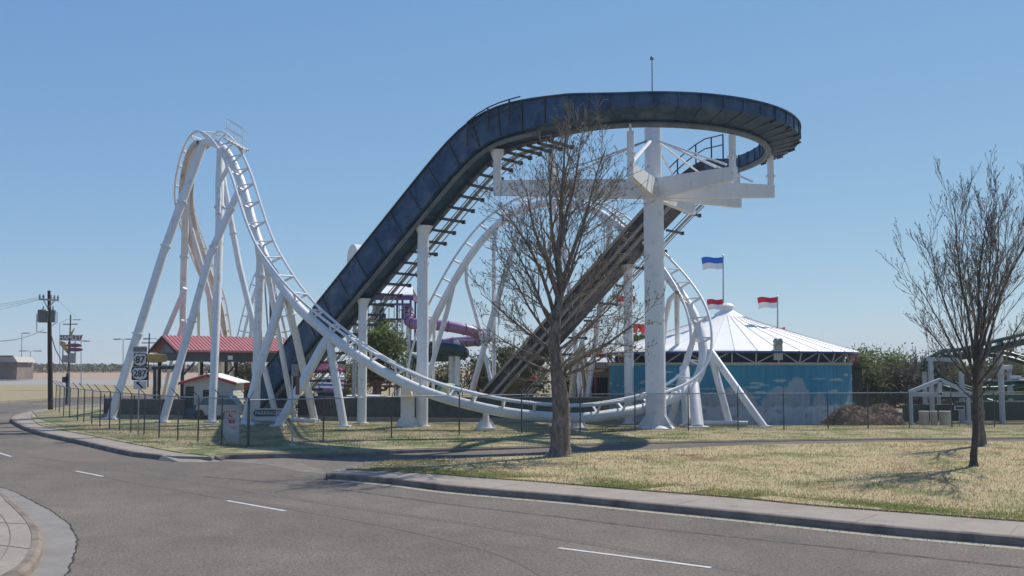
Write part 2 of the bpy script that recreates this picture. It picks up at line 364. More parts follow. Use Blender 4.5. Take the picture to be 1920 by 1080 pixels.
mb=MB(); mb.sweep([V((-1200,a+250,2.0)),V((1200,a+200,2.0))],[V((0,1,0))]*2,[V((0,0,1))]*2,[(0,0),(4,.4),(600,1.3),(2500,1.3)],closed=False); struct(mb.build('far_field',field))
# near-left corner
C_out=[(-260,905),(-120,908),(0,923),(27,940),(57,967),(72,987),(78,1007),(74,1030),(58,1056),(30,1075),(-40,1110),(-160,1150)]
co=dense(g2(C_out)); 
slab('corner_pavement',offset(co,-.13)+[V((-12,6,0)),V((-30,18,0))],-.002,-.2,concrete)
kerb('kerb',co,-1,kerbmat,gut=False)
mb=MB(); gout=[(-260,893),(-120,897),(0,914),(57,938),(100,961),(133,988),(145,1014),(137,1047),(123,1080),(90,1120),(40,1170),(-40,1230)]
go=dense([G(x,y,RZ) for x,y in gout]); 
for i in range(len(go)-1):
    j=min(i,len(co)-2); mb.quad(V((co[j].x,co[j].y,RZ+.008)),V((co[j+1].x,co[j+1].y,RZ+.008)),go[i+1]+V((0,0,.005)),go[i]+V((0,0,.005)))
struct(mb.build('gutter',mat('grey_gutter',(.20,.185,.165),.85,c2=(.26,.24,.215),scale=1.2,detail=9,bump=.3,bscale=40)))
mb=MB()
cj=[p+V((R.uniform(-.02,.02),R.uniform(-.02,.02),.009)) for p in dense(go[::1],2)]
for i in range(len(cj)-1):
    t=(cj[i+1]-cj[i]).normalized(); w=R.uniform(.008,.022); s_=V((-t.y,t.x,0))*w; mb.quad(cj[i]-s_,cj[i+1]-s_,cj[i+1]+s_,cj[i]+s_)
struct(mb.build('gutter_crack',mat('crack_dark',(.03,.028,.025),.95)))
mb=MB(); ci=offset(co,-.5)
for i in range(len(ci)-1):
    t=(ci[i+1]-ci[i]).normalized(); s_=V((-t.y,t.x,0))*.008; z=V((0,0,.004)); mb.quad(ci[i]-s_+z,ci[i+1]-s_+z,ci[i+1]+s_+z,ci[i]+s_+z)
for (a,b) in (((0,980),(62,983)),((0,1022),(62,1030))):
    mb.beam(G(*a)+V((0,0,.001)),G(*b)+V((0,0,.001)),.015,.008)
struct(mb.build('paving_joint',MATS['joint_dark']))
# storm drain inlet: dark recess on the kerb
mb=MB(); mb.beam(G(28,1071,-.062),G(47,1047,-.062),.30,.085); struct(mb.build('drain_inlet',blackp))
# markings
def band(name,line,w,m,z):
    P=[G(x,y,RZ+z) for x,y in line]; P=dense(P,5) if len(P)>2 else P; mb=MB()
    for i in range(len(P)-1):
        t=(P[i+1]-P[i]).normalized(); s_=V((-t.y,t.x,0))*w/2; mb.quad(P[i]-s_,P[i+1]-s_,P[i+1]+s_,P[i]+s_)
    return struct(mb.build(name,m))
for d in (((-10,846.5),(21,856)),((142,883),(193,893)),((426,938.5),(535,958)),((1047,1027),(1333,1064))):
    band('lane_line',d,.105,lanep,.006)
band('road_seam',[(380,893),(600,913),(833,944),(1033,967),(1240,992),(1594,1029),(1920,1064),(2300,1100)],.13,seal,.004)
band('tyre_track',[(60,868),(300,912),(600,962),(800,1000),(950,1040),(1050,1090)],.30,tread,.0035)
band('tyre_track',[(60,856),(300,893),(600,942),(900,985),(1200,1035),(1500,1090)],.28,tread,.003)
# ================================================================== ROLLER COASTER
coaster=thing('roller_coaster','big white steel roller coaster with tall hill, valley and high curve on tube legs','roller coaster',(-16,56,0))
# order: back bottom -> crest -> valley -> high curve -> far left bottom ; (px,py,Y, gx,gy,gz)
TR=[(424,728,79,.97,.2,0),(421,680,77,.97,.2,0),(419,640,75,.97,.2,0),(414,600,73.5,.95,.2,0),(406,560,72,.9,.25,0),(392,520,70.5,.85,.3,0),(376,480,69,.8,.4,0),(361,440,67.6,.75,.5,0),(351,408,66.4,.72,.55,0),(345,375,65.2,.72,.55,0),(345,345,64.2,.75,.55,0),(352,310,63.2,.85,.4,0),(364,276,62,.95,.2,0),(380,253,61,1,.1,0),(397,248,60,1,.1,0),
(418,263,58.9,1,.15,0),(437,293,58,1,.2,0),(452,327,57.2,.95,.25,0),(465,368,56.5,.9,.3,0),(481,417,55.8,.85,.4,0),(497,456,55.2,.8,.5,0),(512,482,54.7,.7,.6,0),(545,529,53.8,.55,.8,0),(584,572,53,.35,.9,0),(650,626,52,.2,1,0),(712,667,51.1,.1,1,0),(773,699,50.3,0,1,0),(836,723,49.7,0,1,0),(925,745,49.2,0,1,0),(1003,756,49.1,0,1,0),(1084,760,49.4,-.05,1,0),(1150,753,50,-.1,1,0),(1213,741,51.1,-.2,1,.05),
(1262,723,52.1,-.45,.85,.1),(1295,700,52.8,-.65,.7,.1),(1311,670,53.3,-.8,.5,.05),(1315,636,53.8,-.9,.3,0),(1311,598,54.5,-1,.1,0),(1297,560,55.4,-.95,-.1,0),(1272,520,56.6,-.9,-.35,0),(1245,487,57.8,-.8,-.5,0),(1203,441,59.5,-.75,-.6,0),(1162,404,61,-.7,-.7,0),(1117,376,62.5,-.65,-.75,0),(1064,362,64,-.6,-.8,0),(1012,365,65.3,-.6,-.8,0),(963,383,66.4,-.6,-.75,0),(914,420,67.3,-.65,-.7,0),(878,464,68,-.7,-.65,0),(850,508,68.6,-.7,-.6,0),(820,565,69.2,-.75,-.55,0),(799,612,69.8,-.8,-.5,0),(785,660,70.3,-.8,-.5,0),(777,700,70.8,-.8,-.5,0),(773,735,71.3,-.8,-.5,0)]
def make_track(pts,step=.3):
    ctl=[tuple(W(a,b,c))+(x,y,z) for a,b,c,x,y,z in pts]; D=cr(ctl,16)
    out=[D[0]];acc=0
    for i in range(1,len(D)):
        acc+=(V(D[i][:3])-V(D[i-1][:3])).length
        if acc>=step: out.append(D[i]);acc=0
    P=[V(q[:3]) for q in out];Gv=[];U=[]
    for i in range(len(P)):
        T=(P[min(i+1,len(P)-1)]-P[max(i-1,0)]).normalized(); h=V(out[i][3:6]); h=(h-T*h.dot(T)).normalized(); Gv.append(h);U.append(T.cross(h))
    return P,Gv,U
def lay_track(root,P,Gv,U,gauge=1.1,drop=.6,rs=.25,rr=.075,tie_r=.05,tie_step=4,m=None,maxties=100,railname='rail'):
    m=m or white
    sp=[p-u*drop for p,u in zip(P,U)]
    mb=MB(); mb.tube(sp,rs,14); mb.build('spine_tube',m,root)
    for s in (-1,1): mb=MB(); mb.tube([p+g_*(s*gauge/2) for p,g_ in zip(P,Gv)],rr,8); mb.build(railname,m,root)
    ids=list(range(2,len(P)-1,tie_step)); ids.sort(key=lambda i:P[i].length)
    rest=MB()
    for n,i in enumerate(ids):
        mb=MB() if n<maxties else rest
        a=P[i]+Gv[i]*(gauge/2);b=P[i]-Gv[i]*(gauge/2);c=sp[i]+U[i]*rs*.6
        mb.tube([a,b],tie_r*.9,6); mb.beam(a,c,tie_r*1.4,tie_r*2.1,up=Gv[i].cross(U[i])); mb.beam(b,c,tie_r*1.4,tie_r*2.1,up=Gv[i].cross(U[i]))
        if n<maxties: mb.build('cross_tie',m,root)
    if rest.v: struct(rest.build('cross_tie',m,root),'stuff')
    return sp
P,Gv,U=make_track(TR)
sp=lay_track(coaster,P,Gv,U)
kc=max(range(len(P)),key=lambda i:P[i].z)
mb=MB(); mb.sweep([sp[i]-U[i]*.05 for i in range(0,kc)],Gv[:kc],U[:kc],[(-.42,-.12),(.42,-.12),(.42,.16),(-.42,.16)]); mb.build('lift_channel',mat('rusty_tan_plate',(.52,.48,.43),.7,c2=(.64,.60,.55),scale=1.2,two=((.30,.17,.10),1.3,.6,.75)),coaster)
LEGK=.9
def leg(root,pts,r,base=True,m=None,fl=(),name='support_leg',plate=True):
    """pts: pixel points with depth, last one on the ground"""
    Q=[]
    for p in pts:
        Q.append(W(*p) if len(p)==3 else G(p[0],p[1],0))
    if len(pts[-1])==2 and gz(Q[-1].x,Q[-1].y)<0: Q[-1]=G(pts[-1][0],pts[-1][1],-.2)
    mb=MB(); rr=list(r) if isinstance(r,(list,tuple)) else [r]*len(Q)
    rr=[q*LEGK for q in rr]
    if len(pts[-1])==2:
        for k in range(1,len(Q)-1):
            f=(pts[k][1]-pts[0][1])/(pts[-1][1]-pts[0][1]); Q[k]=W(pts[k][0],pts[k][1],Q[0].y+(Q[-1].y-Q[0].y)*f)
    ev=[(float(i),0) for i in range(len(Q))]+[(t,1) for t in fl]
    # one station per metre keeps the tube's flanges part of the same skin
    ev.sort(); tp=[];tr=[]
    for t,kk in ev:
        k=min(int(t),len(Q)-2); f=t-k; c=Q[k].lerp(Q[k+1],f); d=(Q[k+1]-Q[k]).normalized(); r0=rr[k]*(1-f)+rr[k+1]*f
        if not kk: tp.append(c);tr.append(r0)
        else:
            tp+=[c-d*.055,c-d*.05,c+d*.05,c+d*.055]; tr+=[r0,r0*1.32,r0*1.32,r0]
    mb.tube(tp,tr,14)
    o=mb.build(name,m or white,root)
    if plate:
        q=Q[-1]; mb=MB(); mb.box((q.x,q.y,q.z+.05),(rr[-1]*3.2,rr[-1]*3.2,.1)); mb.build('base_plate',m or white,o)
    return o,Q
def near_track(px,py):
    best=min(range(len(sp)),key=lambda i:(proj(sp[i])[0]-px)**2+(proj(sp[i])[1]-py)**2); return sp[best]
def proj(p):
    d=V(p)-V((0,0,CH)); z=d.y*CA+d.z*SA; u=-d.y*SA+d.z*CA; return (960+1900*d.x/z,540-1900*u/z)
def tleg(px,py,rest,r,**k):
    p=near_track(px,py); a=proj(p); return leg(coaster,[(a[0],a[1],p.y)]+rest,r,**k)
tleg(384,280,[(308,470,60.4),(207,787)],.285,fl=(.55,.96,1.5))
tleg(455,345,[(394,478,56.6),(305,793)],[.22,.235,.235],fl=(.35,.9,1.4))
tleg(410,280,[(412,342,59),(412,420,58),(398,793)],[.2,.28,.27,.25],fl=(1.6,))
tleg(432,300,[(412,342,59),(411,400,58.3)],[.15,.15,.1],plate=False)
tleg(418,270,[(420,345,59.6),(449,500,59),(520,790)],[.14,.19,.19,.19],fl=(1.6,))
tleg(485,440,[(489,487,55.7),(478,793)],[.18,.27,.26],fl=(1.1,))
tleg(496,487,[(543,740,56),(554,789)],.17,plate=True)
tleg(535,545,[(528,560,53.9),(483,700,54),(458,797)],[.15,.27,.25,.24])
tleg(536,546,[(541,566,53.9),(590,790)],[.2,.22,.24],fl=(1.1,))
tleg(618,622,[(606,648,52.6),(521,800)],[.2,.28,.25])
tleg(620,624,[(620,655,52.6),(645,801)],[.2,.23,.23],fl=(1.1,))
for a,b in (((474,786,54.2),(522,788,53)),((548,787,53.6),(592,789,53.6)),((1313,793,52),(1402,794,52)),((478,796,53),(460,795,53))):
    mb=MB(); mb.tube([W(*a),W(*b)],.13,10); mb.build('foot_beam',white,coaster)
# pedestals
def pedestal(px,pyb,top_py,Y,w,wtop,stepz=1.55,base_w=1.0,plates=True):
    b=G(px,pyb); q=near_track(px,top_py); Yb=b.y
    mb=MB(); n=len(mb.v)
    z0=0
    if stepz:
        mb.box((b.x,Yb,stepz/2),(w,.5,stepz)); 
        mb.beam((b.x,Yb,stepz),(q.x,q.y,stepz+.45),w,.5,wtop*1.2,.3); mb.beam((b.x*.3+q.x*.7,q.y,stepz+.3),q,wtop,wtop)
    else:
        mb.lathe((b.x,Yb,0),[(w,0),(w*.8,.15),(w*.42,.42),(wtop,.8)],16); mb.tube([(b.x,Yb,.7),q],wtop,12)
    o=mb.build('pedestal',white,coaster)
    mb=MB(); mb.box((b.x,Yb,.06),(w*1.6 if stepz else w*2.2,1.0,.12))
    for s in (-1,1):
        mb.prism([(b.x+s*w*.5,Yb,.1),(b.x+s*(w*.5+.3),Yb,.1),(b.x+s*w*.5,Yb,.55)],(0,.05,0))
    mb.build('base_plate',white,o)
pedestal(764,801,712,50,.66,.2)
pedestal(911,806,762,49,.42,.13,stepz=0)
pedestal(1084,805,784,49,.34,.12,stepz=0)
# back of hill
tleg(362,330,[(348,400,65),(343,560,68),(343,690,69.5)],[.2,.26,.24,.24],plate=False,fl=(1.5,))
tleg(368,400,[(372,480,67),(413,630,69),(450,735,71)],[.15,.2,.2,.2],plate=False)
leg(coaster,[(347,540,67.2),(310,627,68),(283,772)],.19)
leg(coaster,[(343,600,67.2),(318,690,69),(300,770)],.12)
leg(coaster,[(372,575,68),(374,740)],.12,plate=False)
leg(coaster,[(387,500,69.8),(398,640,70),(404,742)],.2,plate=False)
# high curve supports
tleg(1322,665,[(1334,668,53.3),(1369,799)],[.16,.2,.2])
tleg(1322,660,[(1333,660,53.3),(1434,802)],[.16,.21,.21])
tleg(1300,712,[(1302,732,53),(1308,803)],[.14,.3,.36])
tleg(1304,608,[(1283,690,55),(1256,798)],[.14,.21,.24])
tleg(1292,560,[(1269,548,57),(1270,640,57),(1270,785)],[.14,.16,.16,.16])
leg(coaster,[(1269,548,57),(1256,562,57.5),(1247,600,58),(1232,788)],[.15,.18,.18,.18])
leg(coaster,[(1283,690,55),(1290,800)],.3,plate=True)
tleg(928,412,[(926,450,66.8),(926,716,68)],.155,plate=False,fl=(.5,))
tleg(985,390,[(970,440,65.5),(921,603,67),(885,733,68)],[.15,.2,.22,.22],plate=False,fl=(1.5,))
tleg(872,490,[(875,530,68.3),(898,612,68),(922,722,67)],.14,plate=False)
tleg(854,528,[(838,585,69),(804,704,69),(795,745,69)],[.17,.19,.19,.19],plate=False)
tleg(822,590,[(814,620,69.5),(812,735,70)],.12,plate=False)
tleg(1150,410,[(1140,470,62),(1108,700,63),(1098,772,63)],.18,plate=False)
tleg(1040,375,[(1062,500,65),(1085,700,66),(1090,760,66)],.18,plate=False)
leg(coaster,[(1092,640,60),(1076,700,60),(1070,780)],[.15,.25,.25],plate=False)
leg(coaster,[(1092,640,60),(1112,778)],.14,plate=False)
# crest platform with railing (inspection platform)
pf=MB(); a=W(428,262,58.6);b=W(459,280,58.2)
d=(b-a); pf.beam(a,b,.9,.07); 
for k in range(6): q=a.lerp(b,k/5); pf.beam(q+V((0,-.5,-.06)),q+V((0,.5,-.06)),.06,.08)
pf.build('platform',tan_under,coaster)
pr=MB()
for s in (-.45,.45):
    for k in (0,.5,1): q=a.lerp(b,k)+V((0,s,0)); pr.tube([q,q+V((.02,0,1.15))],.022,5)
    for h in (.6,1.15): pr.tube([a+V((0,s,h)),a.lerp(b,.5)+V((0,s,h)),b+V((0,s,h))],.022,5)
for h in (.6,1.15): pr.tube([b+V((0,-.45,h)),b+V((0,.45,h))],.022,5)
pr.build('railing',white,coaster)
# ================================================================== SHOOT-THE-CHUTE FLUME
C0=G(1230,804); CX,CY=C0.x,C0.y; RC=6.3
water=thing('chute_ride','dark blue water chute ride whose high curve rests on a white tower with arms','water ride',(CX,CY,0))
d1=V((-.77,.64,0)).normalized(); n1=V((-d1.y,d1.x,0))*-1
th1=math.atan2(-.77,-.64); th2=th1+PI
def ang(t): return V((CX+RC*math.cos(t),CY+RC*math.sin(t),0))
s1=ang(th1); s2=ang(th2)
def tofpx(s,px):
    k=(px-960)/1900*1.0
    lo,hi=-5,40
    for _ in range(50):
        m_=(lo+hi)/2; q=s+d1*m_
        z=7
        x=proj(V((q.x,q.y,z)))[0]
        if x>px: lo=m_
        else: hi=m_
    return (lo+hi)/2
def zat(s,px,py): t=tofpx(s,px); return t,W(px,py,(s+d1*t).y).z
tA,zA=zat(s1,793,416); tB,zB=zat(s1,681,553); m1=(zA-zB)/(tB-tA)
tC,zC=zat(s2,1178,486); tD,zD=zat(s2,985,700); m2=(zC-zD)/(tD-tC)
print('FLUME',tA,zA,tB,zB,m1,'|',tC,zC,tD,zD,m2)
ZT=14.0
def sp_(x,w=.8): x=x/w; return w*(math.log1p(math.exp(-abs(x)))+max(x,0))
def z1(t): t0=tA-(ZT+.15-zA)/m1; return max(.15,ZT+.15-m1*sp_(t-t0))
def z2(t): t0=tC-(ZT-.1-zC)/m2; return max(-.1,ZT-.1-m2*sp_(t-t0,.9))
FP=[];FS=[]
N1=34
for i in range(N1):
    t=22.8*(1-i/N1); q=s1+d1*t; FP.append(V((q.x,q.y,z1(t)))); FS.append(n1)
n_arc=44
for i in range(n_arc+1):
    th=th1+(th2-th1)*i/n_arc; f=i/n_arc; FP.append(ang(th)+V((0,0,z1(0)*(1-f)+z2(0)*f))); FS.append(V((math.cos(th),math.sin(th),0)))
for i in range(1,31):
    t=17.5*i/30; q=s2+d1*t; FP.append(V((q.x,q.y,z2(t)))); FS.append(V((math.cos(th2),math.sin(th2),0)))
# make side of chute 1 match outward side
for i in range(N1): FS[i]=V((math.cos(th1),math.sin(th1),0))
FU=[]
for i in range(len(FP)):
    T=(FP[min(i+1,len(FP)-1)]-FP[max(i-1,0)]).normalized(); u=FS[i].cross(T)
    if u.z<0:u=-u
    FU.append(u.normalized())
prof=[(.86,.95),(.80,.95),(.80,.5),(-.80,.12),(-.80,.62),(-.86,.62),(-.86,.02),(-.3,.10),(.86,.38)]
profL=[(.86,1.42),(.80,1.42),(.80,.12),(-.80,.12),(-.80,1.1),(-.86,1.1),(-.86,0),(-.3,-.06),(.86,-.04)]
profD=[(.86,.95),(.80,.95),(.80,.12),(-.80,.12),(-.80,.9),(-.86,.9),(-.86,-.05),(-.3,-.1),(.86,-.05)]
HT=[]
def pat(i):
    if i<=N1: f=min(1,max(0,(i-(N1-6))/12)); A_,B_=profL,prof
    else: f=min(1,max(0,(i-(N1-6))/12)); A_,B_=profL,prof
    if i>N1+n_arc-5: f=min(1,(i-(N1+n_arc-5))/6); A_,B_=prof,profD
    f=f*f*(3-2*f); return [(x0*(1-f)+x1*f,y0*(1-f)+y1*f) for (x0,y0),(x1,y1) in zip(A_,B_)]
PR=[pat(i) for i in range(len(FP))]
HT=[q[0][1]+.02 for q in PR]; HI=[q[4][1]+.02 for q in PR]; HB=[q[8][1] for q in PR]
def seg(name,i0,i1,m,par=water):
    mb=MB(); n=len(prof)
    for i in range(i0,i1):
        for x,y in PR[i]: mb.v.append(tuple(FP[i]+FS[i]*x+FU[i]*y))
    for i in range(i1-i0-1):
        for k in range(n): k2=(k+1)%n; mb.face((i*n+k,(i+1)*n+k,(i+1)*n+k2,i*n+k2))
    mb.face(tuple(range(n))); mb.face(tuple(len(mb.v)-n+k for k in range(n))); return mb.build(name,m,par)
iC=N1+n_arc
tr1=seg('lift_trough',0,N1+1,flume); tr2=seg('curved_trough',N1,iC+1,flume); tr3=seg('drop_trough',iC,len(FP),flume_brown)
def ribs(i0,i1,st,par,m):
    mb=MB()
    for i in range(i0,i1,st):
        p,s,u=FP[i],FS[i],FU[i]; T=(FP[min(i+1,len(FP)-1)]-FP[max(i-1,0)]).normalized()
        mb.beam(p+s*.89+u*HB[i],p+s*.89+u*(HT[i]+.03),.06,.07,up=T)
        mb.beam(p-s*.89+u*.0,p-s*.89+u*(HI[i]+.0),.05,.05,up=T)
    mb.sweep([FP[k]+FS[k]*.89+FU[k]*HT[k] for k in range(i0,min(i1+1,len(FP)))],FS[i0:i1+1],FU[i0:i1+1],[(-.08,-.04),(.05,-.04),(.05,.03),(-.08,.03)])
    mb.build('panel_rib',m,par)
ribs(0,N1,2,tr1,darksteel); ribs(N1,iC,2,tr2,flume); ribs(iC+1,len(FP),3,tr3,darksteel)
# pipes below
def pipe(i0,i1,off,dz,r,m,name='carrier_pipe'):
    mb=MB(); mb.tube([FP[i]+FS[i]*off+FU[i]*dz for i in range(i0,i1)],r,10); return mb.build(name,m,water)
pipe(N1-3,iC+4,-.66,-.08,.15,flume_pipe)
pipe(0,N1-2,-.6,-.22,.13,flume_pipe); pipe(0,N1-2,.55,-.2,.12,flume_pipe)
# radial brackets under the curve
for i in range(N1,iC,2):
    mb=MB(); p,s,u=FP[i],FS[i],FU[i]; mb.beam(p-s*.80+u*.0,p+s*.78+u*.34,.07,.05)
    mb.build('bracket',darksteel,tr2)
for i in range(N1+18,iC-2,1):
    p,s,u=FP[i],FS[i],FU[i]
    if i%3==0: mb=MB(); mb.beam(p+s*.6+u*.24,p+s*.93+u*.36,.07,.08); mb.build('outer_bracket',darksteel,tr2)
# catwalk on the inner side of the lift chute, and of the drop
def catwalk(i0,i1,off,m,step,dz=-.35):
    mb=MB(); mb.sweep([FP[k]-FS[k]*off+FU[k]*dz for k in range(i0,i1)],FS[i0:i1],FU[i0:i1],[(-.12,-.03),(.12,-.03),(.12,.02),(-.12,.02)])
    o=mb.build('catwalk',m,water)
    for i in range(i0+1,i1,step):
        mb=MB(); p,s,u=FP[i],FS[i],FU[i]; g_=1 if off>0 else -1; mb.beam(p-s*.3*g_+u*(dz-.08),p-s*(off+.72*g_)+u*(dz-.08),.10,.13); mb.beam(p-s*(off+.6*g_)+u*(dz-.08),p-s*(off+.72*g_)+u*(dz-.08),.2,.2)
        mb.build('catwalk_bracket',darksteel,o)
    for e in (off-.30,off+.08,off+.44):
        mb=MB(); mb.tube([FP[k]-FS[k]*e+FU[k]*(dz-.02) for k in range(i0,i1)],.035,5); mb.build('catwalk_stringer',palegalv,o)
catwalk(0,N1-2,1.45,mat('catwalk_grating',(.2,.2,.2),.7,c2=(.3,.3,.29),scale=3),1)
catwalk(iC+3,len(FP),-1.4,MATS['catwalk_grating'],2)
# drop chute light edge rails (camera sees them as tan lines)
for e,hh in ((.93,.92),(1.02,-.22)):
    mb=MB(); mb.sweep([FP[k]+FS[k]*-e+FU[k]*hh for k in range(iC+2,len(FP))],FS[iC+2:],FU[iC+2:],[(-.05,-.09),(.05,-.09),(.05,.09),(-.05,.09)]); mb.build('edge_rail',railtan,water)
for e in (-1.3,):
    mb=MB(); mb.sweep([FP[k]+FS[k]*e+FU[k]*.1 for k in range(iC+5,len(FP))],FS[iC+5:],FU[iC+5:],[(-.05,-.08),(.05,-.08),(.05,.08),(-.05,.08)]); mb.build('edge_rail',railtan,water)
# hand railings
def railing(idx,off,h=.95,m=darksteel,base=1.28):
    mb=MB(); 
    for k in idx[::2]: mb.tube([FP[k]+FS[k]*off+V((0,0,base-.3)),FP[k]+FS[k]*off+V((0,0,base+h))],.045,5)
    for hh in (h*.5,h): mb.tube([FP[k]+FS[k]*off+V((0,0,base+hh)) for k in idx],.035,5)
    mb.build('railing',m,water)
railing(list(range(N1-9,N1-3)),1.02,.85,base=.7); railing(list(range(iC-3,iC+5)),-.9,1.1,base=.9)
# columns under the chutes
def column(px,py,pyb,s,w):
    t=tofpx(s,px); q=s+d1*t; zt=W(px,py,q.y).z+.02; zb=gz(q.x,q.y); mb=MB()
    mb.lathe((q.x,q.y,zb),[(w*1.5,0),(w*1.5,.06),(w,.07),(w,.9*(zt-zb)),(w,zt-zb-.40),(w*1.55,zt-zb-.1),(w*1.65,zt-zb-.09),(w*1.65,zt-zb-.02),(0,zt-zb-.02)],18); mb.build('support_column',white,water)
column(793,424,798,s1,.30); column(681,560,793,s1,.25); column(1178,497,797,s2,.27)
# tower
tw=MB(); tw.lathe((CX,CY,0),[(.95,0),(.93,.06),(.62,.25),(.52,.75),(.5,2),(.5,9.18),(.58,9.2),(.58,9.32),(.5,9.34),(.5,12.0),(.56,12.02),(.56,12.3),(.42,12.32),(.42,15.1),(0,15.12)],32)
two=tw.build('tower_column',white,water)
mb=MB()
for k in range(6):
    t=k*PI/3+.2; d=V((math.cos(t),math.sin(t),0)); mb.prism([V((CX,CY,.02))+d*.45,V((CX,CY,.02))+d*1.05,V((CX,CY,.8))+d*.45],(V((-d.y,d.x,0))*.05))
mb.build('gusset',white,two)
mb=MB(); mb.tube([(CX,CY,15.1),(CX,CY,W(1230,112,CY).z)],[.05,.03],6); mst=mb.build('mast',galv,water)
mb=MB(); zt=W(1230,112,CY).z; mb.lathe((CX,CY,zt),[(0,-.02),(.1,0),(.1,.1),(.05,.18),(0,.2)],8); mb.build('beacon',signg,mst)
HZ=12.0
def arm(theta,r=5.75,zend=None,post=True,zp=13.65,drop=.15):
    d=V((math.cos(theta),math.sin(theta),0)); a=V((CX,CY,HZ))+d*.3; b=V((CX,CY,HZ-drop))+d*(r+.16)
    mb=MB(); mb.beam(a,b,.34,1.0,.62,.3); o=mb.build('support_arm',white,water)
    if post:
        q=V((CX,CY,0))+d*r; mb=MB(); mb.tube([q+V((0,0,HZ-drop-.3)),q+V((0,0,zp))],.165,12)
        zc=HZ-drop+.75; mb.tube([q+V((0,0,zc)),q+V((0,0,zc+.08))],.24,12); mb.tube([q+V((0,0,zp)),q+V((0,0,zp+.35))],.06,6); mb.build('arm_post',white,o)
D=math.radians
arm(D(-108),5.75); arm(D(-58),5.6); arm(D(-1),5.9); arm(D(32),5.8); arm(D(62),6.2)
arm(D(-172),5.2); 
# left arm to the crest of the lift chute
tq=tofpx(s1,932); q=s1+d1*tq; a=V((CX,CY,HZ)); b=V((q.x,q.y,HZ-.25)); mb=MB(); mb.beam(a+(b-a).normalized()*.3,b+(b-a).normalized()*.15,.34,1.0,.72,.3); o=mb.build('support_arm',white,water)
mb=MB(); ztop=z1(tq)-.25; mb.tube([b+V((0,0,-.3)),V((b.x,b.y,ztop-.5)),V((b.x,b.y,ztop-.25)),V((b.x,b.y,ztop))],[.2,.2,.30,.36],12); mb.build('arm_post',white,o)
# stay rods
for th,r in ((-58,5.2),(-58,4.5),(-1,5.0),(32,4.8),(-108,5.3),(-172,4.8),(-150,5.5),(62,4.8)):
    d=V((math.cos(D(th)),math.sin(D(th)),0)); mb=MB(); mb.tube([V((CX,CY,14.4))+d*.42,V((CX,CY,HZ+.35))+d*r],.05 if th!=-108 else .09,6); mb.build('stay_rod',white if th!=-150 else galv,water)
# ================================================================== ROUND BUILDING
BX,BY=W(1364,690,64.6).x,64.6; BR=7.45; BZ=-.2
rb=thing('round_building','round teal building with painted mural and shallow white cone roof','building',(BX,BY,BZ))
# mural wall
me=MB(); n=720; zs=[i*.05 for i in range(0,70)]
WH=3.35
zs=[WH*i/66 for i in range(67)]
for z in zs:
    for k in range(n):
        t=2*PI*k/n; r=BR+(.035 if (k%6)<3 else 0); me.v.append((BX+r*math.cos(t),BY+r*math.sin(t),BZ+z))
for i in range(len(zs)-1):
    for k in range(n): me.face((i*n+k,i*n+(k+1)%n,(i+1)*n+(k+1)%n,(i+1)*n+k))
wall=me.build('mural_wall',mat('mural_base',(1,1,1),.6),rb,fix=False)
mesh=wall.data; at=mesh.color_attributes.new('paint','FLOAT_COLOR','POINT')
clouds=[(R.uniform(-PI,0),R.uniform(1.55,3.05),R.uniform(.25,.6),R.uniform(.035,.075)) for _ in range(46)]
bergs=[(-1.24,.55,2.7,.10),(-1.38,.8,2.15,.13),(-1.72,.5,2.2,.13),(-1.9,.8,1.8,.12),(-1.02,.8,1.85,.07),(-2.45,.8,2.1,.16),(-.55,.8,1.6,.08)]
fish=[(R.uniform(-PI,0),R.uniform(.25,1.0),R.uniform(.08,.25)) for _ in range(60)]
cols=[]
for i,z in enumerate(zs):
    for k in range(n):
        t=2*PI*k/n; 
        if t>PI: t-=2*PI
        c=V((.035,.235,.35)); nn=noise.noise(V((t*6,z*.8,1)))
        c=c*(1+.16*nn+ .22*noise.noise(V((t*60,z*.5,3))))
        pale=V((.42,.50,.56))
        for tb,w,h,wd in bergs:
            x=(t-tb)/wd
            if abs(x)<1.15:
                top=h*(1-.30*abs(x)**2.4)+.12*noise.noise(V((t*40,tb,2)))
                if z<top: c=V((.27,.35,.40))*(1+.15*noise.noise(V((t*30,z*3,5))))
        for tb,zb,w,h in clouds:
            dx=(t-tb)*BR/w; dz=(z-zb)/h
            if dx*dx+dz*dz<1+.5*noise.noise(V((t*50,z*12,7))): c=c.lerp(V((.42,.47,.42)),.75)
        wl=1.12+.12*noise.noise(V((t*9,0,4)))+.05*math.sin(t*60)
        if z<wl:
            k2=min(1,(wl-z)/.15); c=c.lerp(pale*(1+.18*noise.noise(V((t*18,z*2.5,8)))),k2)
            q=noise.noise(V((t*22,z*3.2,12)))
            if q>.28: c=c.lerp(V((.10,.20,.27)),.55)
        if -.28<t<-.13: c=V((.22,.26,.28))
        if -.66<t<-.58 and z<1.2: c=V((.5,.52,.52))
        cols+=[c.x,c.y,c.z,1]
at.data.foreach_set('color',cols)
mm=MATS['mural_base']; nt=mm.node_tree; an=nt.nodes.new('ShaderNodeVertexColor'); an.layer_name='paint'; nt.links.new(an.outputs['Color'],nt.nodes['Principled BSDF'].inputs['Base Color'])
# low horizontal weld line
mb=MB(); mb.lathe((BX,BY,BZ),[(BR+.04,WH+.0),(BR+.05,WH+.02),(BR+.05,WH+.1),(BR-.02,WH+.12)],96); mb.build('top_rail',galv,rb)
mb=MB(); mb.lathe((BX,BY,BZ),[(BR-.35,WH),(BR-.35,WH+.8)],96); mb.build('dark_band',navy,rb)
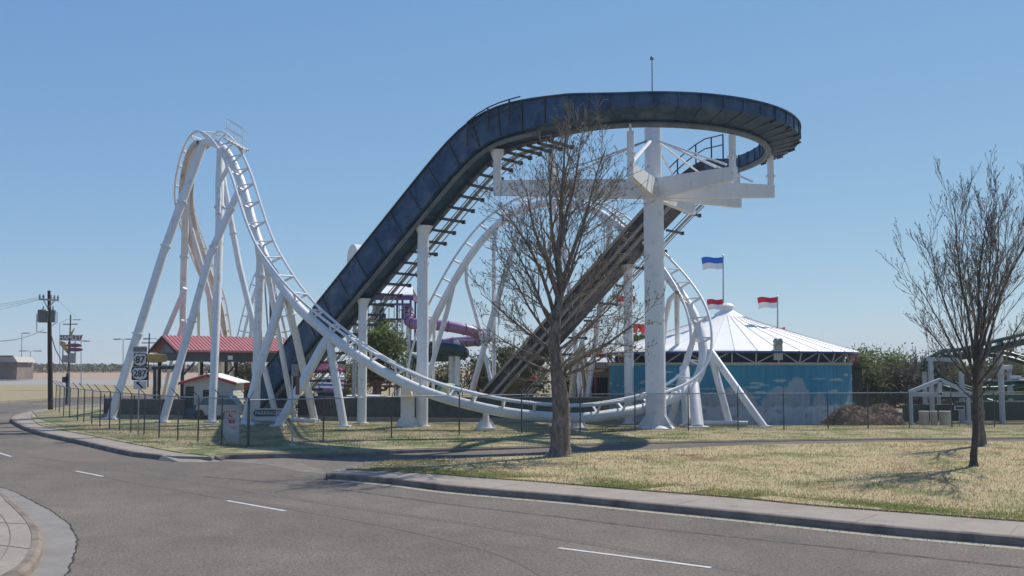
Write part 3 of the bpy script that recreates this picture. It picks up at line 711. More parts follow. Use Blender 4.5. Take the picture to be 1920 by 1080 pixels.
# truss
EZ=WH+.85; ER=BR+.45; mb=MB(); nb=36
for k in range(nb):
    t0=2*PI*k/nb;t1=2*PI*(k+1)/nb;tm=(t0+t1)/2
    def q(t,r,z): return V((BX+r*math.cos(t),BY+r*math.sin(t),BZ+z))
    mb.beam(q(t0,BR+.06,WH+.1),q(t0,BR+.3,EZ-.05),.07,.07); mb.beam(q(t0,BR+.06,WH+.1) if k%2 else q(t0,BR+.3,EZ-.05),q(t1,BR+.3,EZ-.05) if k%2 else q(t1,BR+.06,WH+.1),.06,.06)
mb.lathe((BX,BY,BZ),[(BR+.03,WH+.08),(BR+.12,WH+.08),(BR+.12,WH+.16),(BR+.03,WH+.16),(BR+.03,WH+.08)],72)
mb.build('eave_truss',mat('truss_grey',(.36,.36,.34),.6,c2=(.46,.46,.43),scale=3),rb)
# roof: facets with seams
RZt=W(1355,584,BY).z-BZ
NR=40; prof_r=[(ER+.1,EZ-.06),(ER,EZ+.02),(ER*.75,EZ+(RZt-EZ)*.245),(ER*.5,EZ+(RZt-EZ)*.485),(ER*.25,EZ+(RZt-EZ)*.735),(1.15,EZ+(RZt-EZ)*.86),(.3,RZt+.12)]
mb=MB(); mb.lathe((BX,BY,BZ),prof_r,NR,smooth=False); roof=mb.build('roof',roofw,rb)
mb=MB()
for k in range(NR):
    t=2*PI*k/NR; mb.tube([(BX+r*math.cos(t),BY+r*math.sin(t),BZ+z+.01) for r,z in prof_r[:-1]],.018,4,smooth=False)
mb.build('roof_seam',seamm,roof)
mb=MB(); mb.lathe((BX,BY,BZ),[(ER+.1,EZ-.05),(ER+.1,EZ-.17),(ER-.02,EZ-.17)],NR); mb.build('blue_eave_trim',mat('blue_trim',(.05,.07,.22),.5),roof)
mb=MB(); mb.lathe((BX,BY,BZ+RZt),[(.42,-.1),(.42,.3),(.5,.32),(.5,.36),(.3,.5),(0,.56)],20); mb.build('finial',white,roof)
# loudspeaker and post box on the eave, red sign
sx=W(1457,655,57); mb=MB(); mb.box((sx.x,sx.y-.2,sx.z-.15),(.5,.1,.9)); mb.build('eave_panel',mat('panel_grey',(.4,.39,.36),.7),rb)
lsp=thing('loudspeaker','small grey twin loudspeaker on the eave of the white cone roof','loudspeaker',(sx.x,sx.y-.1,sx.z+.1))
for k in (-.13,.13): mb=MB(); mb.lathe((sx.x+k,sx.y-.25,sx.z+.42),[(.0,-.2),(.1,-.18),(.17,0),(.1,.18),(0,.2)],10); mb.build('horn',galv,lsp)
mb=MB(); mb.tube([(sx.x,sx.y-.25,sx.z+.0),(sx.x,sx.y-.25,sx.z+.3)],.05,6); mb.build('bracket',galv,lsp)
sg=W(1597,672,64.5); mb=MB(); mb.box((sg.x,sg.y,sg.z),(.62,.12,.52)); mb.cur=1; mb.box((sg.x+.1,sg.y-.07,sg.z),(.1,.03,.3)); mb.prism([(sg.x-.28,sg.y-.075,sg.z+.2),(sg.x-.02,sg.y-.075,sg.z+.2),(sg.x-.02,sg.y-.075,sg.z-.15)],(0,.02,0)); tag(mb.build('eave_sign',[redpaint,signw]),'small dark red sign with white marks at the right eave of the round building','sign')
# lean-to with dark wall behind right side
mb=MB(); q=W(1590,740,68); mb.box((q.x,q.y,1.45),(1.4,1.5,3.3)); sh=mb.build('wall',darkwall); mb=MB(); mb.beam((q.x-1,q.y-.1,3.25),(q.x+1.1,q.y-.1,3.0),2,.1); 
rt=mb.build('roof',darkwall,sh); sh.name='dark_shed'; tag(sh,'narrow dark shed at the right side of the round building','shed')
mb=MB(); q=W(1594,757,63); mb.box((q.x,q.y,W(1594,760,63).z-.02),(.55,.4,.4)); tag(mb.build('blue_box',mat('teal_box',(.05,.17,.22),.5)),'small teal utility box between round building and mulch heap','box')
# flags
def flag(name,label,px0,px1,py0,py1,Y,cols_,pole):
    a=W(px1,py0,Y);b=W(px0,py1,Y); w=a.x-b.x;h=a.z-b.z; mb=MB(); nx,nz=16,8; base=0
    for j in range(nz+1):
        for i in range(nx+1):
            u=i/nx;v=j/nz; mb.v.append((a.x-u*w*(.97+.03*math.cos(v*4)),Y+.14*math.sin(u*7+v*1.2)*u**.5,a.z-v*h-.07*h*u-.10*h*math.sin(u*6+v)*u))
    for j in range(nz):
        mb.cur=0 if j<nz//2 else 1
        for i in range(nx): q=j*(nx+1)+i; mb.face((q,q+1,q+nx+2,q+nx+1),True)
    o=mb.build(name,cols_,None,fix=False); tag(o,label,'flag','flags over the round building')
def fpole(label,px,py0,py1,Y,tilt=0):
    a=W(px,py0,Y);b=W(px+tilt,py1,Y); mb=MB(); mb.tube([b,a],[.05,.035],6); mb.lathe((a.x,a.y,a.z),[(0,-.03),(.06,0),(.06,.05),(0,.1)],8); tag(mb.build('flagpole',galv),label,'flagpole','flagpoles over the round building')
fpole('tall flagpole rising from the peak of the white cone roof with the blue flag',1356,480,580,BY)
fpole('flagpole on the right slope of the white cone roof',1458,557,625,BY-2)
fpole('flagpole standing between the chute column and the tower, left of the round roof',1166,553,648,63,-12)
flag('flag','blue over white flag flying highest above the round building',1316,1355,482,504,BY,[flagblue,flagwhite],0)
flag('flag','red over white flag just left of the roof peak of the round building',1326,1355,561,580,BY-.4,[flagred,flagwhite],0)
flag('flag','red over white flag flying on the pole right of the roof peak',1421,1457,557,577,BY-2,[flagred,flagwhite],0)
flag('flag','red over white flag partly hidden behind the chute column',1155,1190,555,577,63,[flagred,flagwhite],0)
mb=MB(); q=W(1465,619,64.2); mb.prism([q+V((-.22,0,.1)),q+V((.24,0,.2)),q+V((.24,0,-.14)),q+V((-.05,0,-.05))],(0,.03,0)); tag(mb.build('pennant',flagred),'small red pennant peeking over the right slope of the cone roof','flag')
for k,(x,y) in enumerate(((1190,616),(1206,618))):
    q=W(x,y,66); mb=MB(); mb.lathe((q.x,q.y,q.z-.3),[(0,0),(.1,.02),(.3,.4),(.33,.6),(.25,.62),(0,.5)],12); tag(mb.build('red_tulip_shade',redpaint),('left' if k==0 else 'right')+' red cup shaped ornament above the left part of the white roof','ornament','red cups above the roof')
# ================================================================== RED ROOF PAVILION
def pavilion():
    Y0=62.0; fl=W(329,656,Y0); zr=W(305,629,Y0+2).z; ze=fl.z; x0,x1=fl.x,fl.x+8.3; Y1=Y0+4.9; ym=(Y0+Y1)/2
    root=thing('red_roof_pavilion','open pavilion with bright red ribbed metal roof behind the coaster legs','pavilion',(fl.x,Y0,0))
    mb=MB(); mb.prism([(x0,Y0,ze),(x0,ym,zr),(x0,Y1,ze),(x0,Y1,ze-.12),(x0,ym,zr-.14),(x0,Y0,ze-.12)],(x1-x0,0,0)); rf=mb.build('roof',redroof,root)
    mb=MB(); x=x0+.1
    while x<x1:
        mb.beam((x,Y0,ze+.02),(x,ym,zr+.02),.035,.04); mb.beam((x,Y1,ze+.02),(x,ym,zr+.02),.035,.04); x+=.24
    struct(mb.build('roof_rib',redroof,rf),'stuff')
    mb=MB(); mb.prism([(x0+.45,Y0+.5,ze-.14),(x0+.45,ym,zr-.3),(x0+.45,Y1-.5,ze-.14)],(.1,0,0)); mb.build('gable_end',gable,root)
    mb=MB(); mb.prism([(x0-.02,Y0,ze-.02),(x0-.02,ym,zr-.02),(x0-.02,Y1,ze-.02),(x0-.02,Y1,ze-.2),(x0-.02,ym,zr-.22),(x0-.02,Y0,ze-.2)],(.06,0,0)); mb.build('barge_board',darkwall,rf)
    mb=MB(); mb.box(((x0+x1)/2+.1,Y0+.3,ze-.42),(x1-x0-.5,.12,.6)); mb.box((x0+.35,ym,ze-.40),(.12,Y1-Y0-.5,.5)); mb.build('fascia_beam',fascia,root)
    for xx in (x0+.6,x0+3.4,x1-2.5,x1-.5):
        for yy in (Y0+.35,Y1-.5): mb=MB(); mb.box((xx,yy,(ze-.7)/2),(.16,.16,ze-.7)); mb.build('post',darkwall,root)
        mb=MB(); mb.beam((xx,Y0+.35,ze-1.6),(xx+.75,Y0+.35,ze-.75),.08,.1); mb.build('brace',darkwall,root)
    mb=MB(); mb.box((x0+3.6,Y0+.2,ze-.45),(.32,.05,.26)); mb.build('notice',signw,root)
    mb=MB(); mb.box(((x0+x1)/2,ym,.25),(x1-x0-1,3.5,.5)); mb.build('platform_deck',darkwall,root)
    root.rotation_euler=(0,0,D(38.5))
pavilion()
q=W(290,672,61); mb=MB(); mb.lathe((0,0,0),[(0,-.16),(.7,-.12),(.78,0),(.7,.14),(0,.17)],20)
mb.v=[(q.x+x,q.y+y*.12,q.z+z*1.7) for x,y,z in mb.v]; y1=mb.build('panel',yellow); y1.name='gold_sign'; tag(y1,'rounded gold sign hanging under the left end of the red roofed pavilion','sign')
mb=MB(); mb.tube([W(285,690,61.3),W(345,688,61.3)],.1,8); mb.tube([W(290,690,61.3),G(290,783)],.1,8); tag(mb.build('dark_gantry',darksteel),'dark steel gantry beam beside the highway route signs','frame')
# hut
def hut():
    b=G(396,785); Y=b.y; x0=W(343,785,Y).x;x1=W(436,785,Y).x; ze=W(343,716,Y).z; zr=W(392,703,Y).z
    root=thing('ticket_hut','small white hut with blue lower wall and red trimmed roof by the coaster legs','hut',((x0+x1)/2,Y+1.6,0))
    xm=(x0+x1)/2
    mb=MB(); mb.prism([(x0,Y,0),(x1,Y,0),(x1,Y,ze),(xm,Y,zr-.06),(x0,Y,ze)],(0,2.4,0)); mb.build('wall',hutw,root)
    mb=MB(); mb.box((x0+.7,Y-.01,.4),(1.45,.04,.8)); mb.box((x0-.02,Y+1.2,.4),(.04,2.4,.8)); mb.build('blue_skirt',hutb,root)
    for s,xe in ((-1,x0-.28),(1,x1+.28)):
        mb=MB(); mb.prism([(xm,Y-.3,zr+.02),(xe,Y-.3,ze-.08),(xe,Y-.3,ze-.02),(xm,Y-.3,zr+.09)],(0,3.0,0)); rf=mb.build('roof',roofw,root)
        mb=MB(); mb.beam((xm,Y-.34,zr-.03),(xe,Y-.34,ze-.12),.05,.14); mb.build('red_trim',redpaint,rf)
    mb=MB(); mb.box((x0+.36,Y-.01,1.25),(.5,.05,1.3)); mb.build('door',darkwall,root)
    mb=MB(); mb.box((xm+.0,Y-.012,1.45),(.62,.05,.5)); w=mb.build('window',glass,root)
    mb=MB(); mb.box((xm,Y-.06,1.17),(.8,.12,.06)); mb.box((xm,Y-.04,1.73),(.76,.05,.05)); mb.build('frame',signw,w)
hut()
# parked car behind the banner
q=G(412,787); car=thing('parked_car','pale car with dark blue glass parked beside the white hut','car',(q.x,q.y+1,0))
mb=MB(); X,Y=q.x,q.y
body=[(-1.0,.25),(-1.02,.6),(-.95,.85),(1.6,.85),(1.65,.5),(1.6,.25)]
mb.prism([(X+a-.4,Y,b) for a,b in body],(0,1.6,0)); mb.build('body',carp,car)
mb=MB(); mb.prism([(X-1.25,Y+.1,.85),(X-.95,Y+.15,1.35),(X+.5,Y+.15,1.35),(X+.95,Y+.1,.85)],(0,1.4,0)); mb.build('cabin',carb,car)
for a in (-.9,.8): mb=MB(); mb.tube([(X+a-.3,Y-.03,.3),(X+a-.3,Y+.2,.3)],.3,14); mb.build('wheel',blackp,car)
# ================================================================== FENCES
def fence(label,bases,ztop,name='chain_link_fence',arms=None,rail=galv,thick=(),wires=True):
    P=[G(x,y) if isinstance(x,(int,float)) else x for x,y in bases]
    P=[V((p.x,p.y,gz(p.x,p.y) if gz(p.x,p.y)==0 else 0)) for p in P]
    root=thing(name,label,'fence',P[len(P)//2])
    for i,p in enumerate(P):
        h=ztop; mb=MB(); r=.055 if i in thick else .032; mb.tube([p,p+V((0,0,h))],r,8)
        if arms: mb.tube([p+V((0,0,h-.02)),p+V((arms[0],arms[1],h+.33))],.02,5)
        mb.build('post',fencedark,root)
    mb=MB(); mb.tube([p+V((0,0,ztop-.02)) for p in P],.027,6,smooth=False); mb.build('top_rail',rail,root)
    if arms and wires:
        mb=MB()
        for k in (.35,.7,1.0): mb.tube([p+V((arms[0]*k,arms[1]*k,ztop+.33*k)) for p in P],.004,3,smooth=False)
        mb.build('barbed_wire',wiremat,root)
    mb=MB(); sp2=.07
    for i in range(len(P)-1):
        a,b=P[i],P[i+1]; L_=(b-a).length; t=(b-a)/L_; hh=ztop-.06; nr=V((-t.y,t.x,0)); w=.003
        k=-hh
        while k<L_:
            for s in (0,1):
                u0,u1=max(0,k),min(L_,k+hh)
                if s==0: z0,z1=u0-k,u1-k
                else: z0,z1=hh-(u0-k),hh-(u1-k)
                A_=a+t*u0+V((0,0,z0+.04));B_=a+t*u1+V((0,0,z1+.04)); pr=V((0,0,1))*w
                mb.quad(A_-pr*1.4,B_-pr*1.4,B_+pr*1.4,A_+pr*1.4)
            k+=sp2
    mb.build('wire_mesh',wiremat,root,fix=False)
WB=[(104,770),(111,775),(119,781),(130,785),(145,790),(157,793),(172,797),(187,802),(205,804),(224,808),(245,813),(270,816),(298,822),(333,827),(371,830),(415,835),(465,838)]
fence('roadside run of chain link fence from utility pole to the front corner post',WB,1.84,arms=(-.25,-.2),thick=(16,))
SB=[(465.5,838.2),(606,831),(734,822),(861,816.5),(978,813),(1088,810.5),(1191,809),(1291,808),(1384,807),(1470,806.5),(1553,805.5),(1628,804.5),(1705,803.5),(1785,802.5),(1865,801.5),(1945,800.5),(2030,799.5),(2120,798.5)]
fence('long chain link fence along the drive from the corner post to the right',SB,1.80,rail=galv,arms=(.12,.28),wires=False)
IB=[(575,803.5),(690,804),(800,801.5),(960,800.5),(1075,799),(1160,798.5)]
def low(label,bases,h,m,name,t=.12):
    P=[G(x,y) for x,y in bases]; root=thing(name,label,'fence',P[0]); mb=MB()
    for a,b in zip(P,P[1:]):
        mb.beam(a+V((0,0,h/2+.1)),b+V((0,0,h/2+.1)),t,h-.1)
    mb.build('screen_panel',m,root)
    mb=MB(); mb.tube([p+V((0,-.08,h+.06)) for p in P],.03,6); mb.build('top_rail',galv,root)
    for p in P: mb=MB(); mb.tube([p+V((0,-.1,0)),p+V((0,-.1,h+.3))],.04,6); mb.build('post',fencedark,root)
    mb=MB()
    for a,b in zip(P,P[1:]): mb.beam(a+V((0,-.15,.12)),b+V((0,-.15,.12)),.25,.24)
    mb.build('kerb_base',concrete,root)
low('low park fence with dark screening behind the coaster valley',[(560,786),(640,789),(740,790),(860,791),(980,791),(1130,791)],1.3,screen,'screened_fence')
low('dark screened park fence behind the highway route signs',[(196,783),(252,785),(345,786)],1.1,screen,'screened_fence')
# ================================================================== SIGNS
def routesign():
    b=G(259,816.5); Y=b.y; root=thing('route_sign','highway route sign post reading SOUTH 87 and 287 with arrow','road sign',b)
    def X(px,py): q=W(px,py,Y-.06); return q
    mb=MB(); mb.tube([b,W(262,655,Y)],.035,8); mb.build('post',galv,root)
    def plate(px0,px1,py0,py1,m,nm,pts=None,y=-.06):
        a=W(px0,py1,Y+y);c=W(px1,py0,Y+y); cx,cz=(a.x+c.x)/2,(a.z+c.z)/2; w,h=c.x-a.x,c.z-a.z
        mb=MB(); pts=pts or [(-.5,-.5),(.5,-.5),(.5,.5),(-.5,.5)]
        mb.prism([(cx+u*w,Y+y,cz+v*h) for u,v in pts],(0,.012,0)); return mb.build(nm,m,root),cx,cz,w,h
    shield=[]
    half=[(0,-.5),(.10,-.44),(.26,-.42),(.40,-.32),(.46,-.15),(.42,.0),(.47,.14),(.50,.24),(.38,.40),(.33,.47),(.17,.42),(0,.47)]
    shield=half+[(-x,y) for x,y in half[::-1][1:-1]]
    o,cx,cz,w,h=plate(250,276,649.5,661.5,mat('faded_sign_white',(.36,.35,.34),.6),'direction_plate'); text_mb('SOUTH',.22,(cx,Y-.072,cz),(1,0,0),(0,0,1),.006,.88).build('lettering',blackp,o)
    rr=[(-.5,-.42),(-.42,-.5),(.42,-.5),(.5,-.42),(.5,.42),(.42,.5),(-.42,.5),(-.5,.42)]
    for (x0,x1,y0,y1,txt,sz,sxx) in ((250,276,662,687,'87',.43,1.0),(246.5,278,688,713,'287',.40,.95)):
        o,cx,cz,w,h=plate(x0,x1,y0,y1,blackp,'shield_plate',rr)
        mb=MB(); mb.prism([(cx+u*w*.95,Y-.07,cz+v*h*.95) for u,v in shield],(0,.008,0)); mb.build('shield',signw,o)
        text_mb(txt,sz,(cx,Y-.078,cz-.01),(1,0,0),(0,0,1),.006,sxx,.008).build('lettering',blackp,o)
    o,cx,cz,w,h=plate(250,275,714,730,signw,'arrow_plate')
    ar=[(-.28,.32),(-.02,.30),(-.10,.2),(.26,-.22),(.16,-.32),(-.2,.1),(-.27,.02)]
    mb=MB(); mb.prism([(cx+u*w*1.0,Y-.07,cz+v*h*1.2) for u,v in ar],(0,.006,0)); mb.build('arrow',blackp,o)
routesign()
def banner():
    b=G(432,834); Y=b.y-.15; a=W(422,767.5,Y);c=W(448,828,Y); w=c.x-a.x;h=a.z-c.z
    root=thing('feather_banner','white curved feather banner with red printing tied to the fence','banner',(a.x+w/2,Y,0))
    mb=MB(); nz=18
    L_=[];
    for j in range(nz+1):
        v=j/nz; xl=a.x+w*(-.18*math.sin(v*PI*.75)+ .55*max(0,v-.55)**1.5*1.6); xr=a.x+w*(1.0-.03*math.sin(v*5)); L_.append((xl,xr,a.z-v*h-(.0),Y+.05*math.sin(v*7)))
    for l in L_:
        for i in range(5): mb.v.append((l[0]+(l[1]-l[0])*i/4,l[3]+.03*math.sin(i*1.7),l[2]))
    for j in range(nz):
        for i in range(4): q=j*5+i; mb.face((q,q+1,q+6,q+5),True)
    mb.build('cloth',clothw,root,fix=False)
    mb=MB(); mb.tube([(a.x+w*1.02,Y+.03,0),(a.x+w*1.02,Y+.03,a.z+.03)],.018,6); mb.build('pole',galv,root)
    mb=MB()
    def bar(u0,u1,v0,v1):
        x0,x1=a.x+w*u0,a.x+w*u1; z0,z1=a.z-h*v0,a.z-h*v1; mb.box(((x0+x1)/2,Y-.075,(z0+z1)/2),(abs(x1-x0),.012,abs(z0-z1)))
    for u0,u1 in ((.08,.38),(.46,.86)): 
        for k in range(4): bar(u0+(u1-u0)*k/4,u0+(u1-u0)*(k+.8)/4,.045+.008*(k%2),.085)
    bar(.3,.42,.13,.23); bar(.42,.55,.2,.235); bar(.3,.48,.32,.43);
    for k in range(3): bar(.5+.08*k,.56+.08*k,.33,.37+.03*k); bar(.5+.08*k,.55+.08*k,.40,.43)
    bar(.42,.86,.53,.55); bar(.56,.82,.59,.61)
    mb.build('printing',signred,root)
    mb=MB(); x0,x1=a.x+w*.0,a.x+w*.82; mb.box(((x0+x1)/2,Y-.075,a.z-h*.285),(x1-x0,.01,h*.014)); mb.build('printed_line',signg,root)
banner()
def parking():
    Y=52.9; a=W(472,765.5,Y);c=W(541,784,Y); cx,cz=(a.x+c.x)/2,(a.z+c.z)/2; w,h=c.x-a.x,a.z-c.z
    root=thing('parking_sign','long white sign with black arrow reading PARKING between coaster legs','sign',(cx,Y,0))
    mb=MB(); mb.box((cx,Y,cz),(w,.04,h)); b=mb.build('board',signw,root)
    x0=a.x+w*.035;x1=a.x+w*.66; mb=MB(); zz=cz; hh=h*.66
    mb.prism([(x0,Y-.028,zz),(x0+.12,Y-.028,zz+hh/2),(x1,Y-.028,zz+hh/2+.01),(x1,Y-.028,zz-hh/2+.01),(x0+.12,Y-.028,zz-hh/2)],(0,.006,0)); mb.build('black_arrow',blackp,b)
    text_mb('PARKING',.29,((x0+x1)/2+.05,Y-.034,zz),(1,0,0),(0,0,1),.005,.88,.004).build('lettering',signw,b)
    mb=MB()
    for k in range(6): mb.box((a.x+w*(.70+.045*k),Y-.025,cz+h*.24),(w*.035,.01,h*.16)); 
    mb.build('red_print',signred,b)
    mb=MB()
    for k in range(4): mb.box((a.x+w*(.72+.06*k),Y-.025,cz-h*.12),(w*.04,.01,h*.26))
    mb.build('faded_print',mat('faded_purple',(.38,.28,.36),.7),b)
    for s in (.06,.9): mb=MB(); mb.tube([(a.x+w*s,Y+.04,0),(a.x+w*s,Y+.04,cz+h*.4)],.03,6); mb.build('post',galv,root)
parking()
# street sign back post at the drive corner
b=G(548,837); Y=b.y; r=thing('sign_post','grey steel post with back of a small road sign at the drive corner','sign post',b)
mb=MB(); mb.tube([b,W(548,683,Y)],.03,8); mb.lathe((b.x,b.y,0),[(.14,0),(.12,.08),(.03,.12)],10); mb.build('post',galv,r)
mb=MB(); q=W(553,694,Y-.05); mb.box(q,(.27,.012,.46)); mb.build('sign_plate',mat('sign_back',(.25,.24,.22),.6),r)
mb=MB(); q=W(558,722,Y+.3); mb.box(q,(.15,.012,.75)); mb.build('side_plate',mat('rusty_plate',(.2,.12,.09),.8),r)
# ================================================================== UTILITY POLES / FAR LEFT
def upole():
    b=G(95,768); Y=b.y; top=W(92,545,Y); root=thing('utility_pole','dark wooden utility pole with two grey transformers and crossarm','utility pole',b)
    mb=MB(); mb.tube([b,b.lerp(top,.5),top],[.19,.16,.11],12); mb.build('pole',pole_wood,root)
    mb=MB(); a=W(73,561,Y-.2);c=W(110,563,Y-.2); mb.beam(a,c,.12,.13); mb.beam(a.lerp(c,.2)+V((0,.05,0)),top+V((0,-.1,-1.3)),.06,.06); mb.beam(a.lerp(c,.8)+V((0,.05,0)),top+V((0,-.1,-1.3)),.06,.06); ca=mb.build('crossarm',galv,root)
    for k in (.04,.22,.6,.78,.96): q=a.lerp(c,k); mb=MB(); mb.lathe((q.x,q.y,q.z+.07),[(.02,0),(.06,.03),(.09,.12),(.05,.2),(.07,.26),(0,.3)],8); mb.build('insulator',signg,ca)
    for x0,x1 in ((71,90),(93.5,104)):
        q=W((x0+x1)/2,593,Y-.25); w=(x1-x0)/1900*Y/2; mb=MB(); mb.lathe((q.x,q.y,q.z-.45),[(0,0),(w*.85,0),(w*.95,.06),(w,.12),(w,.82),(w*1.04,.84),(w*.9,.92),(0,.96)],20); t=mb.build('transformer',trafo,root)
        mb=MB(); mb.tube([(q.x,q.y,q.z+.45),(q.x,q.y,q.z+.75)],[.05,.03],6); mb.build('bushing',darksteel,t)
    mb=MB()
    for x,s in ((69,-1),(107,1)):
        mb.tube([W(x,588,Y),W(x,615,Y),W(x-s*3 if 0 else x,622,Y),W(88,624,Y)] if s<0 else [W(x,585,Y),W(x,604,Y),W(96,612,Y)],.03,5)
    mb.build('conduit',signg,root)
    mb=MB(); mb.tube([W(94,622,Y),W(104,655,Y),W(128,700,Y+14)],.035,5); mb.build('guy_wire',darksteel,root)
upole()
def wires():
    r=[((74,560,73),(-80,574,160)),((76,557,73),(-80,568,160)),((82,618,73),(-60,632,62)),((108,563,73),(160,600,300)),((74,562,73),(-100,590,200))]
    for i,(a,b) in enumerate(r):
        A_,B_=W(*a),W(*b); pts=[]
        for k in range(13): t=k/12; p=A_.lerp(B_,t); p.z-=1.0*4*t*(1-t)*.5; pts.append(p)
        mb=MB(); mb.tube(pts,.022 if i==2 else .012,4); tag(mb.build('overhead_wire',darksteel),['upper wire running left from the crossarm of the dark pole','topmost thin wire leaving the dark pole to the left','thick lower cable running left from below the transformers','thin wire running right from the crossarm into the distance','third wire running left under the crossarm wires'][i],'wire','overhead wires at the utility pole')
wires()
mb=MB(); A_,B_=W(1606,667,66),W(1760,655,80); mb.tube([A_.lerp(B_,k/8)-V((0,0,.25*4*(k/8)*(1-k/8))) for k in range(9)],.016,4); tag(mb.build('overhead_wire',darksteel),'thin wire from the round building eave to the right trees','wire')
def lamp(label,px,pyt,pyb,arm,dist=None,two=False,name='street_lamp'):
    b=G(px,pyb,-.2) if not dist else W(px,pyb,dist); 
    if dist: b.z=-.2
    Y=b.y; t=W(px,pyt,Y); root=thing(name,label,'street lamp',b,'street lamps along the far road')
    r=max(.07,Y*.00032)
    mb=MB(); mb.tube([b,t],[r*1.4,r],8); mb.build('pole',galv,root)
    for s in ((-1,1) if two else (1,)):
        e=W(px+arm*s,pyt-abs(arm)*.25,Y); mb=MB(); m_=t.lerp(e,.5)+V((0,0,abs(e.x-t.x)*.14)); mb.tube([t-V((0,0,.1)),m_,e],r*.8,6); a=mb.build('arm',galv,root)
        mb=MB(); mb.beam(e,e+V((math.copysign(1.0,arm*s)*Y/150,0,-.05)),r*4,r*3); mb.build('lamp_head',signg,a)
lamp('tall lamp post with long curved arm left of the motel sign',112,606,696,26)
lamp('plain lamp post with short head far behind the low building',41,625,690,2,300)
lamp('double armed lamp post far left of the utility pole',57,660,688,8,480,True)
lamp('slim lamp post just right of the motel sign carrying a small box',152,640,722,3)
lamp('twin floodlight pole left of the big slanted coaster leg',231,637,700,5,190,True)
lamp('curved arm lamp rising behind the left end of the red roof',302,640,700,-20,160)
def farpole(label,px,pyt,Y,w=.2):
    t=W(px,pyt,Y); root=thing('telephone_pole',label,'utility pole',(t.x,Y,-.2),'far telephone poles'); mb=MB(); mb.tube([(t.x,Y,-.2),t],[w*1.2,w],8); mb.build('pole',pole_wood,root)
    mb=MB(); mb.beam(t+V((-1.2,0,-1.6)),t+V((1.2,0,-1.6)),.14,.16); mb.build('crossarm',pole_wood,root)
farpole('thin telephone pole with crossarm just behind the motel sign',132.5,590,170,.11); farpole('thin telephone pole with crossarm behind the left end of the red roof',280,625,170,.11)
def motel():
    Y=150; b=W(129,724,Y); b.z=-.2; root=thing('motel_sign','tall vintage motel sign reading HAMLET with yellow arrow and purple ovals','sign',b)
    mb=MB(); mb.tube([b,W(130,640,Y)],.2,8); mb.build('post',darksteel,root)
    for x in (118,141): mb=MB(); mb.tube([W(x,640,Y+.2),W(x,680,Y+.2)],.1,6); mb.build('side_post',galv,root)
    mb=MB(); mb.prism([W(111,638,Y-.3),W(149,639,Y-.3),W(153,628,Y-.3),W(111.5,628,Y-.3)],(0,.5,0)); bd=mb.build('name_board',mat('deep_purple',(.13,.045,.09),.5),root)
    text_mb('HAMLET',.95,W(131.5,633.3,Y-.33),(1,0,0),(0,0,1),.03,.9,.02).build('lettering',signw,bd)
    mb=MB(); mb.prism([W(112,639,Y-.1),W(122,642,Y-.1),W(129,664,Y-.1),W(127,664,Y-.1),W(111,645,Y-.1)],(0,.4,0)); mb.prism([W(129,628,Y),W(139,615,Y),W(134,628,Y)],(0,.3,0)); mb.build('yellow_arrow',mat('dull_yellow',(.36,.27,.10),.6),root)
    for cx,cy in ((137.5,647.5),(139.5,655.5)):
        mb=MB(); q=W(cx,cy,Y-.35); mb.prism([(q.x+1.15*math.cos(k*PI/10),q.y,q.z+.29*math.sin(k*PI/10)) for k in range(20)],(0,.35,0)); mb.build('oval_panel',MATS['deep_purple'],root)
    for x0,x1,y0,y1 in ((117,128,666,680),(130,142,662,681)):
        mb=MB(); a=W(x0,y0,Y-.2);c=W(x1,y1,Y-.2); mb.box(((a.x+c.x)/2,Y-.2,(a.z+c.z)/2),(c.x-a.x,.3,a.z-c.z)); p=mb.build('letter_board',mat('board_grey',(.3,.31,.31),.6),root)
        mb=MB()
        for k in range(5): z=c.z+(a.z-c.z)*(k+.5)/5; mb.box(((a.x+c.x)/2,Y-.37,z),((c.x-a.x)*.9,.02,.05))
        mb.build('rail_line',signg,p)
motel()
q=W(127,712,88); r=thing('utility_stub','short post group with hanging box beside the fence end','utility post',(q.x,88,-.2))
for x,h,m_ in ((126,700,pole_wood),(130,696,galv)): mb=MB(); p=W(x,h,88); mb.tube([(p.x,88,-.2),p],.09,6); mb.build('post',m_,r)
mb=MB(); p=W(120,712,87.8); mb.box(p,(.25,.2,.5)); mb.beam(p+V((0,0,.2)),W(126,705,88),.04,.04); mb.build('box',darksteel,r)
# roadside low building far left
bb=W(0,690,260); r=thing('low_building','long low building with flat canopy far off at the left edge','building',(-135,262,0))
zt=W(0,668,260).z; zm=W(0,677,260).z
mb=MB(); x1=W(30,690,260).x; mb.box(((x1-190)/2,265,zm/2),(190+x1,9,zm)); mb.build('wall',mat('brown_wall',(.17,.13,.11),.9,c2=(.24,.19,.16),scale=.4),r)
mb=MB(); x2=W(36,690,260).x; mb.prism([(-190,259,zm),(x2,259,zm-.3),(x2-1,259,zm+1.1),(-190,259,zt)],(0,10,0)); mb.build('roof',mat('pale_fascia',(.42,.39,.34),.7),r)
mb=MB(); mb.beam((-190,258.6,zt+.1),(x2-1,258.6,zm+1.25),.5,.35); mb.beam((-190,258,zm-.1),(W(62,680,260).x,258,W(62,681,260).z),1,.35); mb.build('canopy_edge',mat('dull_red_edge',(.16,.06,.06),.7),r)
